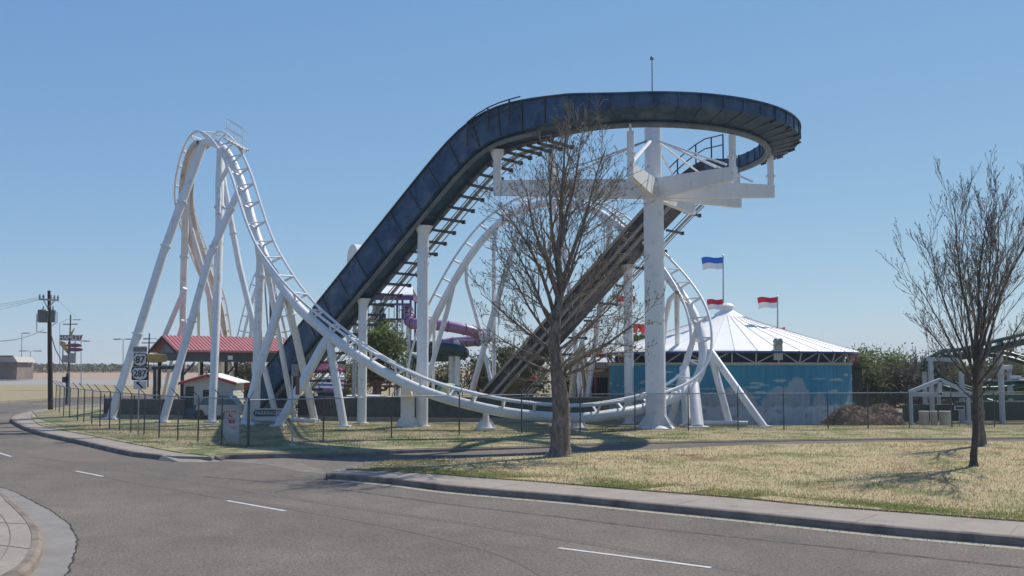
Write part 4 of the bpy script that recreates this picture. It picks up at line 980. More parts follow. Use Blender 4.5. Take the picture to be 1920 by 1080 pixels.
# ================================================================== WATER SLIDES
def slides():
    Y=88; root=thing('water_slide','purple tube water slide winding down from a white roofed start tower','water slide',(W(760,690,Y).x,Y,-.2))
    tl=W(702,556,Y);trr=W(778,556,Y); zt=W(720,537,Y).z
    mb=MB(); x0,x1=tl.x,trr.x; z=tl.z; mb.prism([(x0,Y-1.5,z),(x0+.5,Y+1,zt),(x1-.3,Y+1,zt),(x1,Y-1.5,z)],(0,0,.08)); mb.prism([(x0,Y+3.5,z),(x0+.5,Y+1,zt),(x1-.3,Y+1,zt),(x1,Y+3.5,z)],(0,0,.08)); mb.build('tower_roof',roofw,root)
    mb=MB(); mb.box(((x0+x1)/2,Y-1.4,z-.2),(x1-x0,.15,.4)); mb.box((x1-.05,Y+1,z-.2),(.12,5,.4)); mb.beam((x0-1,Y-1.3,z-.75),(x1-.3,Y-1.3,z-.75),.12,.16); mb.build('tower_fascia',purpled,root)
    for xx in (x0+.2,x1-.25,x1-1.4):
        for yy in (Y-1.2,Y+3): mb=MB(); mb.tube([(xx,yy,-.2),(xx,yy,z)],.1,6); mb.build('tower_post',purpled if xx>x0+1 else galv,root)
    mb=MB(); zf=W(740,600,Y).z; mb.box(((x0+x1)/2-.5,Y+1,zf),(x1-x0,5,.15)); mb.build('start_deck',darksteel,root)
    mb=MB()
    for k in range(9): xx=x0+(x1-x0)*k/8-.3; mb.tube([(xx,Y-1.5,zf),(xx,Y-1.5,zf+1.2)],.035,4)
    mb.tube([(x0-.3,Y-1.5,zf+1.2),(x1-.8,Y-1.5,zf+1.2)],.04,4); mb.build('deck_railing',galv,root)
    pts=[(764,577,88),(765,590,87.5),(768,602,86.8),(778,607,86.3),(800,608,86),(840,612,86),(880,620,86.5),(903,628,87.5),(912,633,89),(905,638,90.5),(885,640,91.5),(850,642,92),(828,646,92)]
    pp=[V(p) for p in cr([tuple(W(*p)) for p in pts],8)]
    mb=MB(); mb.tube(pp,.46,16); tb=mb.build('slide_tube',purple,root)
    for i in range(4,len(pp)-1,6):
        mb=MB(); d=(pp[i+1]-pp[i]).normalized(); mb.tube([pp[i]-d*.03,pp[i]+d*.03],.52,14); mb.build('tube_flange',purpled,tb)
    for x,yt,yb,YY in ((855,637,715,90),(858,641,712,86.2),(766,612,720,86.8)):
        a=W(x,yt,YY); mb=MB(); mb.tube([(a.x,a.y,-.2),a],.22,8); mb.build('support_post',white,root)
    a=W(856,637,88);c=W(890,637,88.5); mb=MB(); mb.beam(a,c,.12,.14); mb.build('support_beam',white,root)
    g2_=thing('water_slide','dark green tube water slide curving below the purple one','water slide',(W(800,690,86).x,86,-.2))
    pts=[(709,575,88),(711,592,87.5),(715,612,87.5),(722,632,88),(745,645,88.5),(790,650,87),(830,652,86),(858,657,86),(868,662,87.5),(850,667,89.5),(810,668,90.5),(785,672,90.5),(770,678,90),(765,690,89.5)]
    pp=[V(p) for p in cr([tuple(W(*p)) for p in pts],8)]
    mb=MB(); mb.tube(pp,.50,16); tb=mb.build('slide_tube',greent,g2_)
    for i in range(4,len(pp)-1,6):
        mb=MB(); d=(pp[i+1]-pp[i]).normalized(); mb.tube([pp[i]-d*.03,pp[i]+d*.03],.56,14); mb.build('tube_flange',greent,tb)
    for x,yt,YY,rr in ((767,655,88.5,.2),(847,668,88,.25),(858,665,86.5,.2)):
        a=W(x,yt,YY); mb=MB(); mb.tube([(a.x,a.y,-.2),a],rr,8); mb.build('support_post',white,g2_)
slides()
# stair tower of white tubes in front of the slides
r=thing('stair_tower','slender white steel stair tower beside the slides behind the coaster','tower',W(748,700,80).xy.to_3d())
for x in (742,748,755): a=W(x,600 if x!=748 else 640,80); mb=MB(); mb.tube([(a.x,a.y,-.2),a],.1,6); mb.build('post',white,r)
mb=MB()
for k in range(9): z=.5+k*.85; a=W(742,600,80).x;c=W(755,600,80).x; mb.beam((a,80,z),(c,80,z+.4),.2,.05)
mb.build('stair_flight',galv,r)
# white disc behind the chute
q=W(667,487,66); mb=MB(); 
Mx=Matrix.Rotation(D(28),3,'Z')@Matrix.Rotation(D(90),3,'Y')
dsk=thing('round_drum','white round drum shaped cover showing above the lift chute','drum',(q.x,q.y,0))
mb.lathe((0,0,0),[(0,-.3),(1.06,-.3),(1.1,-.26),(1.1,.26),(1.06,.3),(0,.3)],28); mb.v=[tuple(q+Mx@V(v)*.92) for v in mb.v]; mb.build('drum_body',white,dsk)
mb=MB(); mb.tube([(q.x,q.y,-.2),q],.14,8); mb.build('post',galv,dsk)
# far loop of second coaster + ladder-like tracks
r2=thing('far_coaster','narrow white coaster tower with ladder like tracks behind the main hill','roller coaster',W(500,690,86).xy.to_3d())
TR2=[(448,668,86,.9,.3,0),(458,622,86,.9,.3,0),(467,585,86,.9,.3,0),(477,548,86,.9,.3,0),(487,520,86,.9,.3,0),(497,508,86.5,.8,.3,0),(506,515,87.5,.9,.2,0),(514,540,88,.9,.2,0),(523,575,88.5,.9,.2,0),(532,610,89,.9,.2,0),(541,650,89.5,.9,.2,0),(546,680,90,.9,.2,0)]
p_,g_,u_=make_track(TR2); lay_track(r2,p_,g_,u_,.95,.35,.12,.06,.05,4,white,60)
for a,b in (((468,560,86.5),(478,735,86.5)),((515,520,88),(505,735,88)),((508,510,88.3),(508,735,88.3))):
    mb=MB(); A_,B_=W(*a),W(*b); B_.z=-.2; mb.tube([A_,B_],.13,8); mb.build('support_leg',white if a[0]!=508 else darksteel,r2)
mb=MB()
for k in range(16): q=W(506+k*.9,515+k*7.5,88.2); mb.box(q,(.55,.35,.12)); 
mb.build('chain_case',darksteel,r2)
for k in range(2):
    mb=MB(); A_=W(495+k*9,512,89);B_=W(507+k*27,690,89.5); mb.beam(A_,B_,.1,.1); mb.build('ladder_rail',galv,r2)
# ================================================================== RIGHT GREEN COASTER
gc=thing('kiddie_coaster','low dark green steel coaster on white posts at the right edge','roller coaster',(G(1800,790).x,62,-.2))
T3=[(2060,585,58,.1,1,0),(1990,608,58,.1,1,0),(1930,624,58,.2,1,0),(1880,636,58.5,.2,1,0),(1840,646,59,.2,1,0),(1800,655,60,.2,1,0),(1768,660,61,.4,.9,.1),(1746,668,62.2,.8,.5,.3),(1738,684,63.5,1,0,.3),(1742,700,64.5,.9,-.4,.2),(1762,712,65,.5,-.9,.1),(1795,722,65,.2,-1,0),(1835,734,64.5,.1,-1,0),(1880,748,64,.1,-1,0),(1930,760,64,0,-1,0),(2000,770,64,0,-1,0)]
p_,g_,u_=make_track(T3); u2=[u if u.z>-.2 else -u for u in u_]; lay_track(gc,p_,g_,u2,1.0,.42,.19,.085,.06,2,gsteel,90)
T4=[(1800,662,66,.1,1,0),(1850,656,65.5,.1,1,0),(1890,662,65,.1,1,0),(1930,674,64.5,.1,1,0),(1990,694,64,.1,1,0)]
p_,g_,u_=make_track(T4); lay_track(gc,p_,g_,[u if u.z>0 else -u for u in u_],.8,.32,.14,.06,.045,4,gsteel,60)
T5=[(1835,720,67,.1,1,0),(1880,718,67,.1,1,0),(1930,712,67,.1,1,0),(1990,705,67,.1,1,0)]
p_,g_,u_=make_track(T5); lay_track(gc,p_,g_,[u if u.z>0 else -u for u in u_],.8,.32,.14,.06,.045,4,gsteel,60)
for x,yt,Y,w in ((1733,697,63,.24),(1744.5,674,60,.26),(1759,710,66,.2),(1802,696,60,.27),(1874,640,59,.3),(1892,690,63,.26),(1845,745,66,.2),(1859,745,66,.2),(1915,760,66,.2)):
    a=W(x,yt,Y); mb=MB(); mb.tube([(a.x,Y,-.2),a],w*.55,10); mb.build('support_post',greyp,gc)
for a,b in (((1738,673,60),(1802,675,60)),((1874,690,61),(1895,688,62))):
    mb=MB(); mb.beam(W(*a),W(*b),.22,.24); mb.build('support_beam',greyp,gc)
for a,y0,y1 in ((1762,713,739),):
    pass
gf=thing('gable_frame','white timber gable shaped frame in front of the green coaster','frame',(W(1760,790,57).x,57,-.2))
Y=57
for x in (1707,1815): a=W(x,733,Y); mb=MB(); mb.tube([(a.x,Y,-.2),a],.12,8); mb.build('post',greyp,gf)
for a,b in (((1706,735),(1763,712)),((1763,712),(1818,738)),((1706,740),(1818,741)),((1762,714),(1762,740))):
    mb=MB(); mb.beam(W(a[0],a[1],Y-.02),W(b[0],b[1],Y-.02),.18,.2); mb.build('rafter' if a[1]<738 or b[1]<738 else 'tie_beam',greyp,gf)
# low green train fence + station floor
mb=MB(); a=W(1695,782,60);c=W(1990,780,62); 
mb.beam(V((a.x,a.y,.35)),V((c.x,c.y,.35)),.3,1.0); tag(mb.build('low_wall',mat('green_wall',(.02,.045,.04),.6)),'low dark green wall under the green coaster','wall')
st=thing('coaster_station','dark station platform with white topped seats behind the right trees','platform',(W(1880,780,60).x,60,-.2))
for k,(yy,zz,x0,x1) in enumerate(((60,.9,1790,1990),(59.3,1.35,1800,1990),(61,2.1,1835,1990))):
    a=W(x0,700,yy);c=W(x1,700,yy); mb=MB(); mb.beam((a.x,yy,zz),(c.x,yy,zz),.5,.22); mb.build('walkway',gsteel,st); mb=MB(); mb.beam((a.x,yy-.3,zz+.16),(c.x,yy-.3,zz+.16),.08,.05); mb.build('hand_rail',galv,st)
for i,(x,y) in enumerate(((1832,745),(1853,748),(1905,742),(1915,750))):
    q=W(x,y-42 if 0 else y-33,61); mb=MB(); mb.box(q,(.75,.5,.1)); mb.box(q+V((0,.1,.1)),(.6,.3,.1)); mb.build('white_panel',signw,st)
mb=MB(); q=W(1799,765,56); mb.box(q,(.55,.05,.22)); bs_=mb.build('board',signw); bs_.name='small_sign'; tag(bs_,'small white edged black sign behind the right tree trunks','sign')
mb=MB(); mb.box(q+V((0,-.035,0)),(.46,.02,.14)); mb.build('black_panel',blackp,bs_); mb=MB(); mb.tube([(q.x,56.05,-.2),(q.x,56.05,q.z-.1)],.03,5); mb.build('post',galv,bs_)
for i,(x0,x1) in enumerate(((1724,1742),(1745,1758),(1762,1783))):
    b=G((x0+x1)/2,804,0); Y=54.5; a=W(x0,800,Y).x;c=W(x1,800,Y).x; w=(c-a)/2; mb=MB()
    mb.lathe(((a+c)/2,Y,-.2),[(0,0),(w*.96,0),(w,.05),(w,.78),(w*1.05,.8),(w*1.05,.9),(w*.8,.92),(w*.75,.7),(0,.7)],20)
    tag(mb.build('concrete_planter',binm),['leftmost of three pale painted drums beside the grey utility block','narrow middle one of three pale painted drums','rightmost and widest of three pale painted drums near the tree trunks'][i],'planter','pale painted drums')
a=W(1673,775,54);c=W(1690,800,54); mb=MB(); mb.box(((a.x+c.x)/2,54,(a.z-.2)/2),(c.x-a.x,.5,a.z+.2)); mb.cur=0
o=mb.build('utility_block',mat('block_grey',(.25,.25,.23),.7,c2=(.3,.3,.28),scale=3)); tag(o,'grey utility cabinet at the right end of the mulch heap','cabinet'); mb=MB(); mb.box(((a.x+c.x)/2,54,a.z+.03),(c.x-a.x+.06,.56,.06)); mb.build('lid',concrete,o)
# mulch heap
b0=W(1620,800,54.5); mb=MB(); nx,ny=90,44; X0,X1=W(1548,800,54.5).x,W(1694,800,54.5).x
for j in range(ny+1):
    for i in range(nx+1):
        u=i/nx;v=j/ny; x=X0+(X1-X0)*u; y=52.9+4.2*v
        e=max(0,math.sin(PI*v))**.6
        h=1.15*math.exp(-abs((u-.36)/.25)**3)+1.2*math.exp(-abs((u-.80)/.22)**3); h=min(h,1.3)
        edge=min(1,u*7)*min(1,(1-u)*9)
        z=h*e*edge+ (.16*noise.noise(V((x*1.5,y*1.5,0)))+.08*noise.noise(V((x*6,y*6,2))))*e*edge
        mb.v.append((x,y,-.22+max(0,z)))
for j in range(ny):
    for i in range(nx): q=j*(nx+1)+i; mb.face((q,q+1,q+nx+2,q+nx+1))
heap=tag(mb.build('mulch_heap',mulchm,None,fix=False),'brown heap of mulch and brush right of the round building','heap')
mb=MB(); vs=heap.data.vertices
for k in range(2600):
    v=vs[R.randrange(len(vs))].co
    if v.z<-.1: continue
    d=V((R.uniform(-1,1),R.uniform(-1,1),R.uniform(-.2,.8))).normalized()*R.uniform(.08,.3); w=V((R.uniform(-1,1),R.uniform(-1,1),R.uniform(-1,1)))*.015
    mb.tri(v-w,v+w,v+d)
mb.build('loose_twigs',mat('straw',(.26,.17,.10),.9,c2=(.08,.05,.035),scale=5),heap,fix=False)
# ================================================================== MIDDLE CLUTTER
r=thing('striped_awning','awning striped red white and blue behind the coaster A frame','awning',W(608,760,72).xy.to_3d())
Y=72; a=W(592,707,Y);c=W(646,735,Y); mb=MB(); n=7
for k in range(n):
    mb.cur=[1,0,1,2,1,0,2][k]; z0=a.z-(a.z-c.z)*k/n; z1_=a.z-(a.z-c.z)*(k+1)/n; mb.quad((a.x,Y-.1*k,z0),(c.x,Y-.1*k,z0-.05),(c.x,Y-.1*(k+1),z1_-.05),(a.x,Y-.1*(k+1),z1_))
mb.cur=1
for k in range(4): x=a.x+(c.x-a.x)*k/4; w=(c.x-a.x)/4; mb.tri((x,Y,a.z),(x+w,Y,a.z),(x+w*.5,Y+.6,a.z+.35))
mb.build('canvas',[redcl,flagwhite,bluecl],r)
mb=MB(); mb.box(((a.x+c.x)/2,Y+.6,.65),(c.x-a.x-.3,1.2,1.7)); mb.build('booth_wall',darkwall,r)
mb=MB(); q=W(617,680,74); mb.lathe((q.x,q.y,q.z-.5),[(1.25,-.25),(1.2,0),(.7,.35),(.15,.75),(0,.95)],8,smooth=False); cc=mb.build('tent_top',mat('purple_red_canvas',(.30,.06,.12),.6)); cc.name='red_tent'; tag(cc,'purple red pointed tent top above the striped awning','tent'); mb=MB(); mb.tube([(q.x,q.y,-.2),(q.x,q.y,q.z-.3)],.08,6); mb.build('pole',galv,cc)
def umbrella(px,py,Y,w,m1_,m2_,label,h=.45):
    q=W(px,py,Y); root=thing('canopy_umbrella',label,'umbrella',(q.x,Y,-.2),'ride canopies')
    mb=MB(); n=12
    for ring in range(3):
        ra=[w,w*.72,w*.38][ring]; rb_=[w*.72,w*.38,0.02][ring]; za=[0,h*.55,h*.88][ring]; zb=[h*.55,h*.88,h][ring]
        for k in range(n):
            mb.cur=(k//2)%2; t0=2*PI*k/n;t1=2*PI*(k+1)/n
            mb.quad((q.x+ra*math.cos(t0),Y+ra*math.sin(t0),q.z+za),(q.x+ra*math.cos(t1),Y+ra*math.sin(t1),q.z+za),(q.x+rb_*math.cos(t1),Y+rb_*math.sin(t1),q.z+zb),(q.x+rb_*math.cos(t0),Y+rb_*math.sin(t0),q.z+zb))
    mb.build('canopy',[m1_,m2_],root); mb=MB(); mb.tube([(q.x,Y,-.2),(q.x,Y,q.z+h)],.07,6); mb.build('post',redpaint,root)
    mb=MB()
    for k in range(8): t=k*PI/4; mb.tube([(q.x+w*.9*math.cos(t),Y+w*.9*math.sin(t),-.2),(q.x+w*.9*math.cos(t),Y+w*.9*math.sin(t),q.z)],.035,5)
    mb.build('frame',darksteel,root)
umbrella(841,735,66,1.0,yelcl,grncl,'yellow and green domed ride canopy behind the coaster valley',.62)
umbrella(918,741,68,.9,redcl,redpaint,'red domed ride canopy between coaster legs behind the valley',.5)
# red and purple rail works behind
for i,(x0,x1,y,Y,m_,lb) in enumerate(((430,470,722,64,redpaint,'low red railing right of the white hut'),(640,760,716,74,mat('maroon',(.16,.04,.05),.6),'maroon ride railing behind the left chute column'),(800,900,752,64,redpaint,'red railing behind the low screened fence'),(1060,1130,752,62,redpaint,'short red railing left of the chute column base'))):
    a=W(x0,y,Y);c=W(x1,y,Y); r=thing('ride_railing',lb,'railing',((a.x+c.x)/2,Y,-.2),'ride railings'); mb=MB()
    for h in (0,-.3): mb.beam(a+V((0,0,h)),c+V((0,0,h)),.07,.12)
    mb.build('rail',m_,r); mb=MB(); n=max(2,int((c.x-a.x)/1.1))
    for k in range(n+1): x=a.x+(c.x-a.x)*k/n; mb.tube([(x,Y,-.2),(x,Y,a.z+.05)],.05,6)
    mb.build('post',m_,r)
# booths
def booth(px0,px1,pyt,Y,wm,rm,label,over=.4,rt=.25,name='ride_booth',base=-.2):
    a=W(px0,pyt,Y);c=W(px1,pyt,Y); root=thing(name,label,'booth',((a.x+c.x)/2,Y,base)); w=c.x-a.x
    mb=MB(); mb.box(((a.x+c.x)/2,Y+1.2,(a.z+base)/2),(w,2.4,a.z-base)); mb.build('wall',wm,root)
    mb=MB(); mb.box(((a.x+c.x)/2,Y+1.2,a.z+rt/2),(w+over*2,2.4+over*2,rt)); mb.build('roof',rm,root)
    mb=MB(); mb.box(((a.x+c.x)/2,Y-.01,(a.z+base)/2+.3),(w*.6,.04,(a.z-base)*.4)); mb.build('opening',blackp,root)
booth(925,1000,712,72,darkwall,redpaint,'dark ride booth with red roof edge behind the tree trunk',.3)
booth(1095,1150,690,70,mat('worn_beige_wall',(.2,.17,.14),.8,c2=(.28,.24,.2),scale=2),beige,'beige roofed ride station between the tree and the chute column',.6,.4)
booth(655,700,745,66,hutw,roofw,'small pale booth behind the left chute column base',.2,.1)
q=W(1145,664,66); mb=MB(); mb.box(q,(.16,.1,.62)); mb.box(q+V((-.9,0,-.02)),(1.4,.06,.4)); tag(mb.build('station_sign',[redpaint]),'red edged sign above the beige station roof','sign')
q=W(1116,618,66); mb=MB(); mb.box(q,(.18,.1,.65)); mb.tube([(q.x,q.y,-.2),(q.x,q.y,q.z)],.05,6); tag(mb.build('red_marker',[redpaint]),'narrow red upright marker seen among the tree branches','sign')
# white ride pieces behind fence (bench swing)
r=thing('white_swing_frame','white curved metal seat frame behind the fence near the middle','ride part',W(710,780,62).xy.to_3d())
for x in (693,708,722): a=W(x,745,62); mb=MB(); mb.tube([V((a.x,62,0)),V((a.x+.1,62,a.z-.3)),a],.05,6); mb.build('leg',white,r)
mb=MB(); mb.tube([W(690+3.5*k,762-12*math.sin(k*PI/10),61.9) for k in range(11)],.05,6); mb.build('arched_rail',white,r)
# picnic table silhouettes (light bench) behind fence by pedestal
r=thing('park_bench','pale low bench behind the small coaster pedestal','bench',G(885,791)); q=G(885,790); 
mb=MB(); mb.box((q.x,q.y,.75),(1.7,.6,.07)); mb.build('seat',concrete,r)
for s in (-.65,.65): mb=MB(); mb.box((q.x+s,q.y,.36),(.12,.5,.72)); mb.build('leg',concrete,r)
# ================================================================== TREES
def rv(r,s=1): return V((r.uniform(-s,s),r.uniform(-s,s),r.uniform(-s,s)))
def bare_tree(name,label,base,trunk_pts,trunk_r,leaders,bud,seed,group='bare trees on the lawn',up=.25,twig=twigm,dens=1.0,lv=3,budn=2,spread=.75,rmin=.006,budsz=1.0,barkm=None):
    r=random.Random(seed); root=thing(name,label,'tree',base,group)
    tm=MB(); cm=MB(); bm_=MB()
    pts=[base+V(p) for p in trunk_pts]; D_=[V(p) for p in cr([tuple(p) for p in pts],5)]; n=len(D_)
    rad=[trunk_r[0]+(trunk_r[1]-trunk_r[0])*(i/(n-1))**.8 for i in range(n)]
    rad[0]*=1.45; rad[1]*=1.08
    D2=[p+V((noise.noise(p*2),noise.noise(p*2+V((5,5,5))),0))*.04 for p in D_]
    tm.tube(D2,[q*(1+.13*noise.noise(V((i*.9,seed,0)))) for i,q in enumerate(rad)],14)
    for k in range(9):  # burls and flare
        i=r.randrange(1,n); a=r.uniform(0,2*PI); c=D2[i]+V((math.cos(a),math.sin(a),0))*rad[i]*.75; s=rad[i]*r.uniform(.25,.42)
        tm.tube([c-V((0,0,s*1.3)),c,c+V((0,0,s*1.3))],[s*.35,s,s*.35],7)
    def branch(p,d,L_,r0,level,MBx):
        steps=max(3,int(L_/.35)) if level<2 else max(3,int(L_/.22)); pts=[p]; q=p.copy(); dd=d.normalized()
        for i in range(steps):
            dd=(dd+rv(r,.16 if level else .1)+V((0,0,up*(.35 if level else .3)/steps*3))).normalized(); q=q+dd*(L_/steps); pts.append(q.copy())
        rs=[max(rmin,r0*(1-.85*i/steps)) for i in range(steps+1)]
        MBx.tube(pts,rs,8 if level==0 else (5 if level==1 else 3),caps=False)
        if level>=lv:
            for _ in range(budn):
                i=r.randrange(max(1,len(pts)//2),len(pts)); c=pts[i]+rv(r,.03)
                for _ in range(2):
                    a=rv(r,.045*budsz); b=rv(r,.03*budsz); bm_.tri(c,c+a+V((0,0,.05*budsz)),c+b)
            return
        nch=[int(11*dens),int(9*dens),int(5*dens)][min(level,2)]; nch=max(2,int(nch*max(.6,min(1.6,L_/[3.5,1.6,.9][min(level,2)]))))
        for c in range(nch):
            f=.18+.82*(c+r.random())/nch; i=min(len(pts)-2,int(f*steps)); b=pts[i].lerp(pts[i+1],f*steps-i if f*steps-i<1 else 0)
            T=(pts[i+1]-pts[i]).normalized(); s=T.cross(rv(r)).normalized(); an=r.uniform(.45,1)*spread
            nd=(T*math.cos(an)+s*math.sin(an)+V((0,0,up*.5))).normalized()
            LL=L_*r.uniform(.28,.55)*(1.15-.55*f); branch(b,nd,max(.22,LL),max(rmin,rs[i]*.5),level+1,cm if level>=0 else MBx)
    for f,dirv,L_,rr in leaders:
        i=min(n-1,int(f*(n-1))); branch(D2[i].copy(),V(dirv),L_,rr,0,tm)
    tm.build('trunk',barkm or bark,root,fix=False); cm.build('crown',twig,root,fix=False)
    if bm_.v: bm_.build('buds',bud,root,fix=False)
    return root
tb=G(1050,857)
def rel(px,py,dy=0): q=W(px,py,tb.y+dy); return q-tb
TP=[(0,0,0),tuple(rel(1052,800)),tuple(rel(1050,740)),tuple(rel(1046,700)),tuple(rel(1040,650)),tuple(rel(1043,600)),tuple(rel(1050,540,.2)),tuple(rel(1046,480,.1)),tuple(rel(1054,420,.3))]
def ld(f,px,py,px0,py0,rr,dy=0.0):
    v=rel(px,py,dy)-rel(px0,py0); return (f,tuple(v),v.length*(.88 if py>=420 else (.84 if py>=300 else .94)),rr)
TY=[857,800,740,700,650,600,540,480,420]; TX=[1050,1052,1050,1046,1040,1043,1050,1046,1054]
def ly(px,py,y0,rr,dy):
    for k in range(8):
        if TY[k]>=y0>=TY[k+1]: u=(TY[k]-y0)/(TY[k]-TY[k+1]); break
    return ld((k+u)/8,px,py,TX[k]+(TX[k+1]-TX[k])*u,y0,rr,dy)
LE=[ly(*q) for q in ((1068,215,421,.075,.2),(1030,245,430,.06,-.6),(1100,235,470,.075,.5),(1005,265,500,.085,.6),(975,300,560,.09,-.9),(1125,255,540,.09,-.5),(1145,330,560,.07,.9),(945,330,600,.08,.5),(1170,400,600,.07,-.6),(918,400,620,.07,-1),(900,470,640,.06,.8),(1195,470,640,.06,.8),(875,540,655,.06,-.5),(865,610,680,.05,.6),(1230,590,700,.09,.5),(1185,555,660,.06,-1),(895,665,700,.05,.9),(1195,655,705,.06,-1.2),(1150,500,620,.05,1.6),(955,480,610,.05,-1.8),(1000,420,560,.05,2),(1100,420,560,.05,-1.8),(955,705,712,.04,1.0),(925,560,660,.05,1.8),(1135,615,690,.05,1.8),(1080,655,700,.04,-2),(1000,650,700,.04,-2),(1110,330,480,.05,1.2),(990,380,520,.05,-1.2))]
bare_tree('bare_tree','tall elm with gnarled thick trunk and wide twiggy crown in front of the chute',tb,TP,(.385,.075),LE,budm,11,dens=.92,up=.09,lv=3,budn=2,budsz=1.0,rmin=.007)
t2=G(1825,876)
def rel2(px,py,b,dy=0): return W(px,py,b.y+dy)-b
def lds(b,specs,o):
    out=[]
    for f,px,py,px0,py0,rr,dy in specs:
        v=rel2(px,py,b,dy)-rel2(px0,py0,b); out.append((f,tuple(v),v.length*.88,rr*.72))
    return out
sp2=[(1,1770,330,1829,690,.075,-.5),(1,1830,330,1829,680,.08,.5),(1,1868,370,1829,690,.07,.9),(1,1900,300,1830,690,.07,-.6),(.9,1725,400,1828,700,.06,.4),(.85,1685,455,1827,710,.055,-.6),(.8,1700,560,1827,720,.045,.6),(.9,1945,420,1829,700,.06,.5),(.85,1965,520,1829,710,.05,-.4),(.7,1720,620,1827,730,.035,-.5),(.75,1930,610,1828,725,.04,.6),(.8,1790,480,1828,715,.05,1.2),(.8,1870,500,1828,715,.05,-1.2)]
bare_tree('bare_tree','slim dark upswept bare tree, nearest of the pair on the right lawn',t2,[(0,0,0),tuple(rel2(1828,800,t2)),tuple(rel2(1829,690,t2))],(.115,.07),lds(t2,sp2,None),budr,21,dens=.8,up=.22,twig=twigp,spread=.55,budn=2,rmin=.006,budsz=.8,barkm=mat('dark_bark',(.045,.038,.032),.9,c2=(.11,.092,.075),scale=8,bump=1,bscale=14))
t3=G(1839,838)
sp3=[(1,1880,400,1832,700,.10,.5),(1,1905,340,1832,700,.10,-.6),(1,1800,420,1830,700,.09,.8),(.9,1945,430,1832,710,.08,.4),(.85,1750,500,1830,715,.07,-.8),(.8,1735,590,1830,720,.06,.6),(.8,1975,560,1832,720,.06,-.6),(.9,1850,420,1832,700,.08,1.5)]
bare_tree('bare_tree','thicker bare tree standing just behind the slim dark one on the right',t3,[(0,0,0),tuple(rel2(1836,790,t3)),tuple(rel2(1832,700,t3))],(.25,.17),lds(t3,sp3,None),budr,31,dens=.55,up=.24,twig=twigm,spread=.55,budn=2,rmin=.008,budsz=.8)
def leafy(name,label,x,y,h,w,m,seed,group,n=5000,sz=.16,trunkh=.3,zb=-.2,lumps=9,top=1.0):
    r=random.Random(seed); root=thing(name,label,'tree',(x,y,zb),group)
    tm=MB(); tm.tube([(x,y,zb),(x+.1,y,zb+h*.3),(x,y,zb+h*.75)],[w*.07+.05,w*.05+.03,.03],8)
    L_=[]
    for k in range(lumps):
        a=r.uniform(0,2*PI); rr=r.uniform(.1,.62)*w/2; zz=zb+h*r.uniform(trunkh+.1,.88); L_.append((V((x+rr*math.cos(a),y+rr*math.sin(a),zz)),w*r.uniform(.16,.30)))
        tm.tube([(x,y,zb+h*trunkh*r.uniform(.7,1.2)),((x+L_[-1][0].x)/2,(y+L_[-1][0].y)/2,zz-.15*h),L_[-1][0]],[w*.02+.03,w*.012+.02,.015],5)
    tm.build('trunk',bark,root,fix=False); cm=MB()
    for k in range(n):
        c,s=L_[r.randrange(lumps)]; v=rv(r)
        if v.length>1: v=v.normalized()*r.random()
        v=v*s*(1+.5*(r.random()**3)); p=c+V((v.x,v.y,v.z*.85)); a=rv(r)*sz; b=rv(r)*sz; cm.tri(p,p+a,p+b)
    cm.build('crown',m,root,fix=False)
q=W(705,720,76); leafy('leafy_tree','fresh green leafy tree behind the left chute columns',q.x,76,6.6,5.4,leafg,1,None,9000,.2,.22,lumps=14)
rr=random.Random(5)
translucent(leafg); translucent(leafd)
for i,(px,Y,h,w,m,lb) in enumerate(((1612,88,5.4,6,leafg,'green round tree just right of the dark shed'),(1648,92,5.8,6,leafg,'second green tree in the row right of the round building'),(1625,82,3.6,5,leafd,'low dark green bush tree right of the mulch heap'),(1690,95,5.4,7,leafd,'dull green tree behind the gable frame left side'),(1738,96,5.2,7,leafb,'brown bare topped tree behind the gable frame'),(1790,96,5.0,7,leafb,'brownish tree behind the tree trunks at right'),(1850,98,5.0,8,leafb,'brown tree behind the green coaster'),(1915,98,4.8,8,leafd,'dark tree at the right edge behind the green coaster'),(1670,84,3.4,5,leafb,'low brown bush behind the mulch heap'),(1716,84,3.4,6,leafb,'low brown bush behind the left gable post'),(1770,86,3.2,6,leafb,'low brown bush behind the painted drums'),(1830,86,3.2,6,leafd,'low dark bush behind the coaster posts'),(1900,86,3.4,7,leafd,'low dark bush at the far right edge'),
    (955,84,5.0,5,leafd,'dull green tree left of the big tree trunk'),(905,90,4.2,5,leafd,'smaller dull tree below the purple slide end'),(985,92,4.4,5,leafd,'dull tree just left of the drop chute foot'),(1206,84,6.9,4,leafg,'green tree top showing above the white roof left of the tower'),(470,90,3.6,6,leafb,'brown shrub tree under the pavilion roof'),(640,95,3.8,7,leafd,'dark shrub tree behind the striped awning'),(820,95,3.6,7,leafd,'dark shrub tree under the dark green slide'),(1080,90,3.9,6,leafd,'dark tree behind the beige station'),(430,86,3.4,5,leafb,'brown shrub tree behind the white hut roof'))):
    q=W(px,700,Y); leafy('background_tree',lb,q.x,Y,h*(.88 if px>1600 else 1),w,m,50+i,'trees behind the park',3600,.22,.12,lumps=11)
# bare brushy tree tops at right background
for i,(px,pyt,Y) in enumerate(((1720,655,84),(1700,668,86),(1765,670,88),(1900,640,80))):
    b=W(px,780,Y); b.z=-.2; h=W(px,pyt,Y).z; r_=random.Random(i)
    L_=[(.6,(r_.uniform(-1,1)*1.2,r_.uniform(-.5,.5),h*.55),h*.62,.06) for _ in range(5)]
    bare_tree('bare_background_tree',['bare grey tree rising above the gable frame','smaller bare grey tree left of the gable frame','bare grey tree behind the middle white posts','bare grey tree behind the green coaster at right edge'][i],b,[(0,0,0),(0,0,h*.3),(.1,0,h*.45)],(.14,.1),L_,None,70+i,'bare trees behind the park',dens=.5,up=.3,twig=mat('grey_twigs',(.16,.13,.11),.9),lv=2,budn=0,rmin=.02)
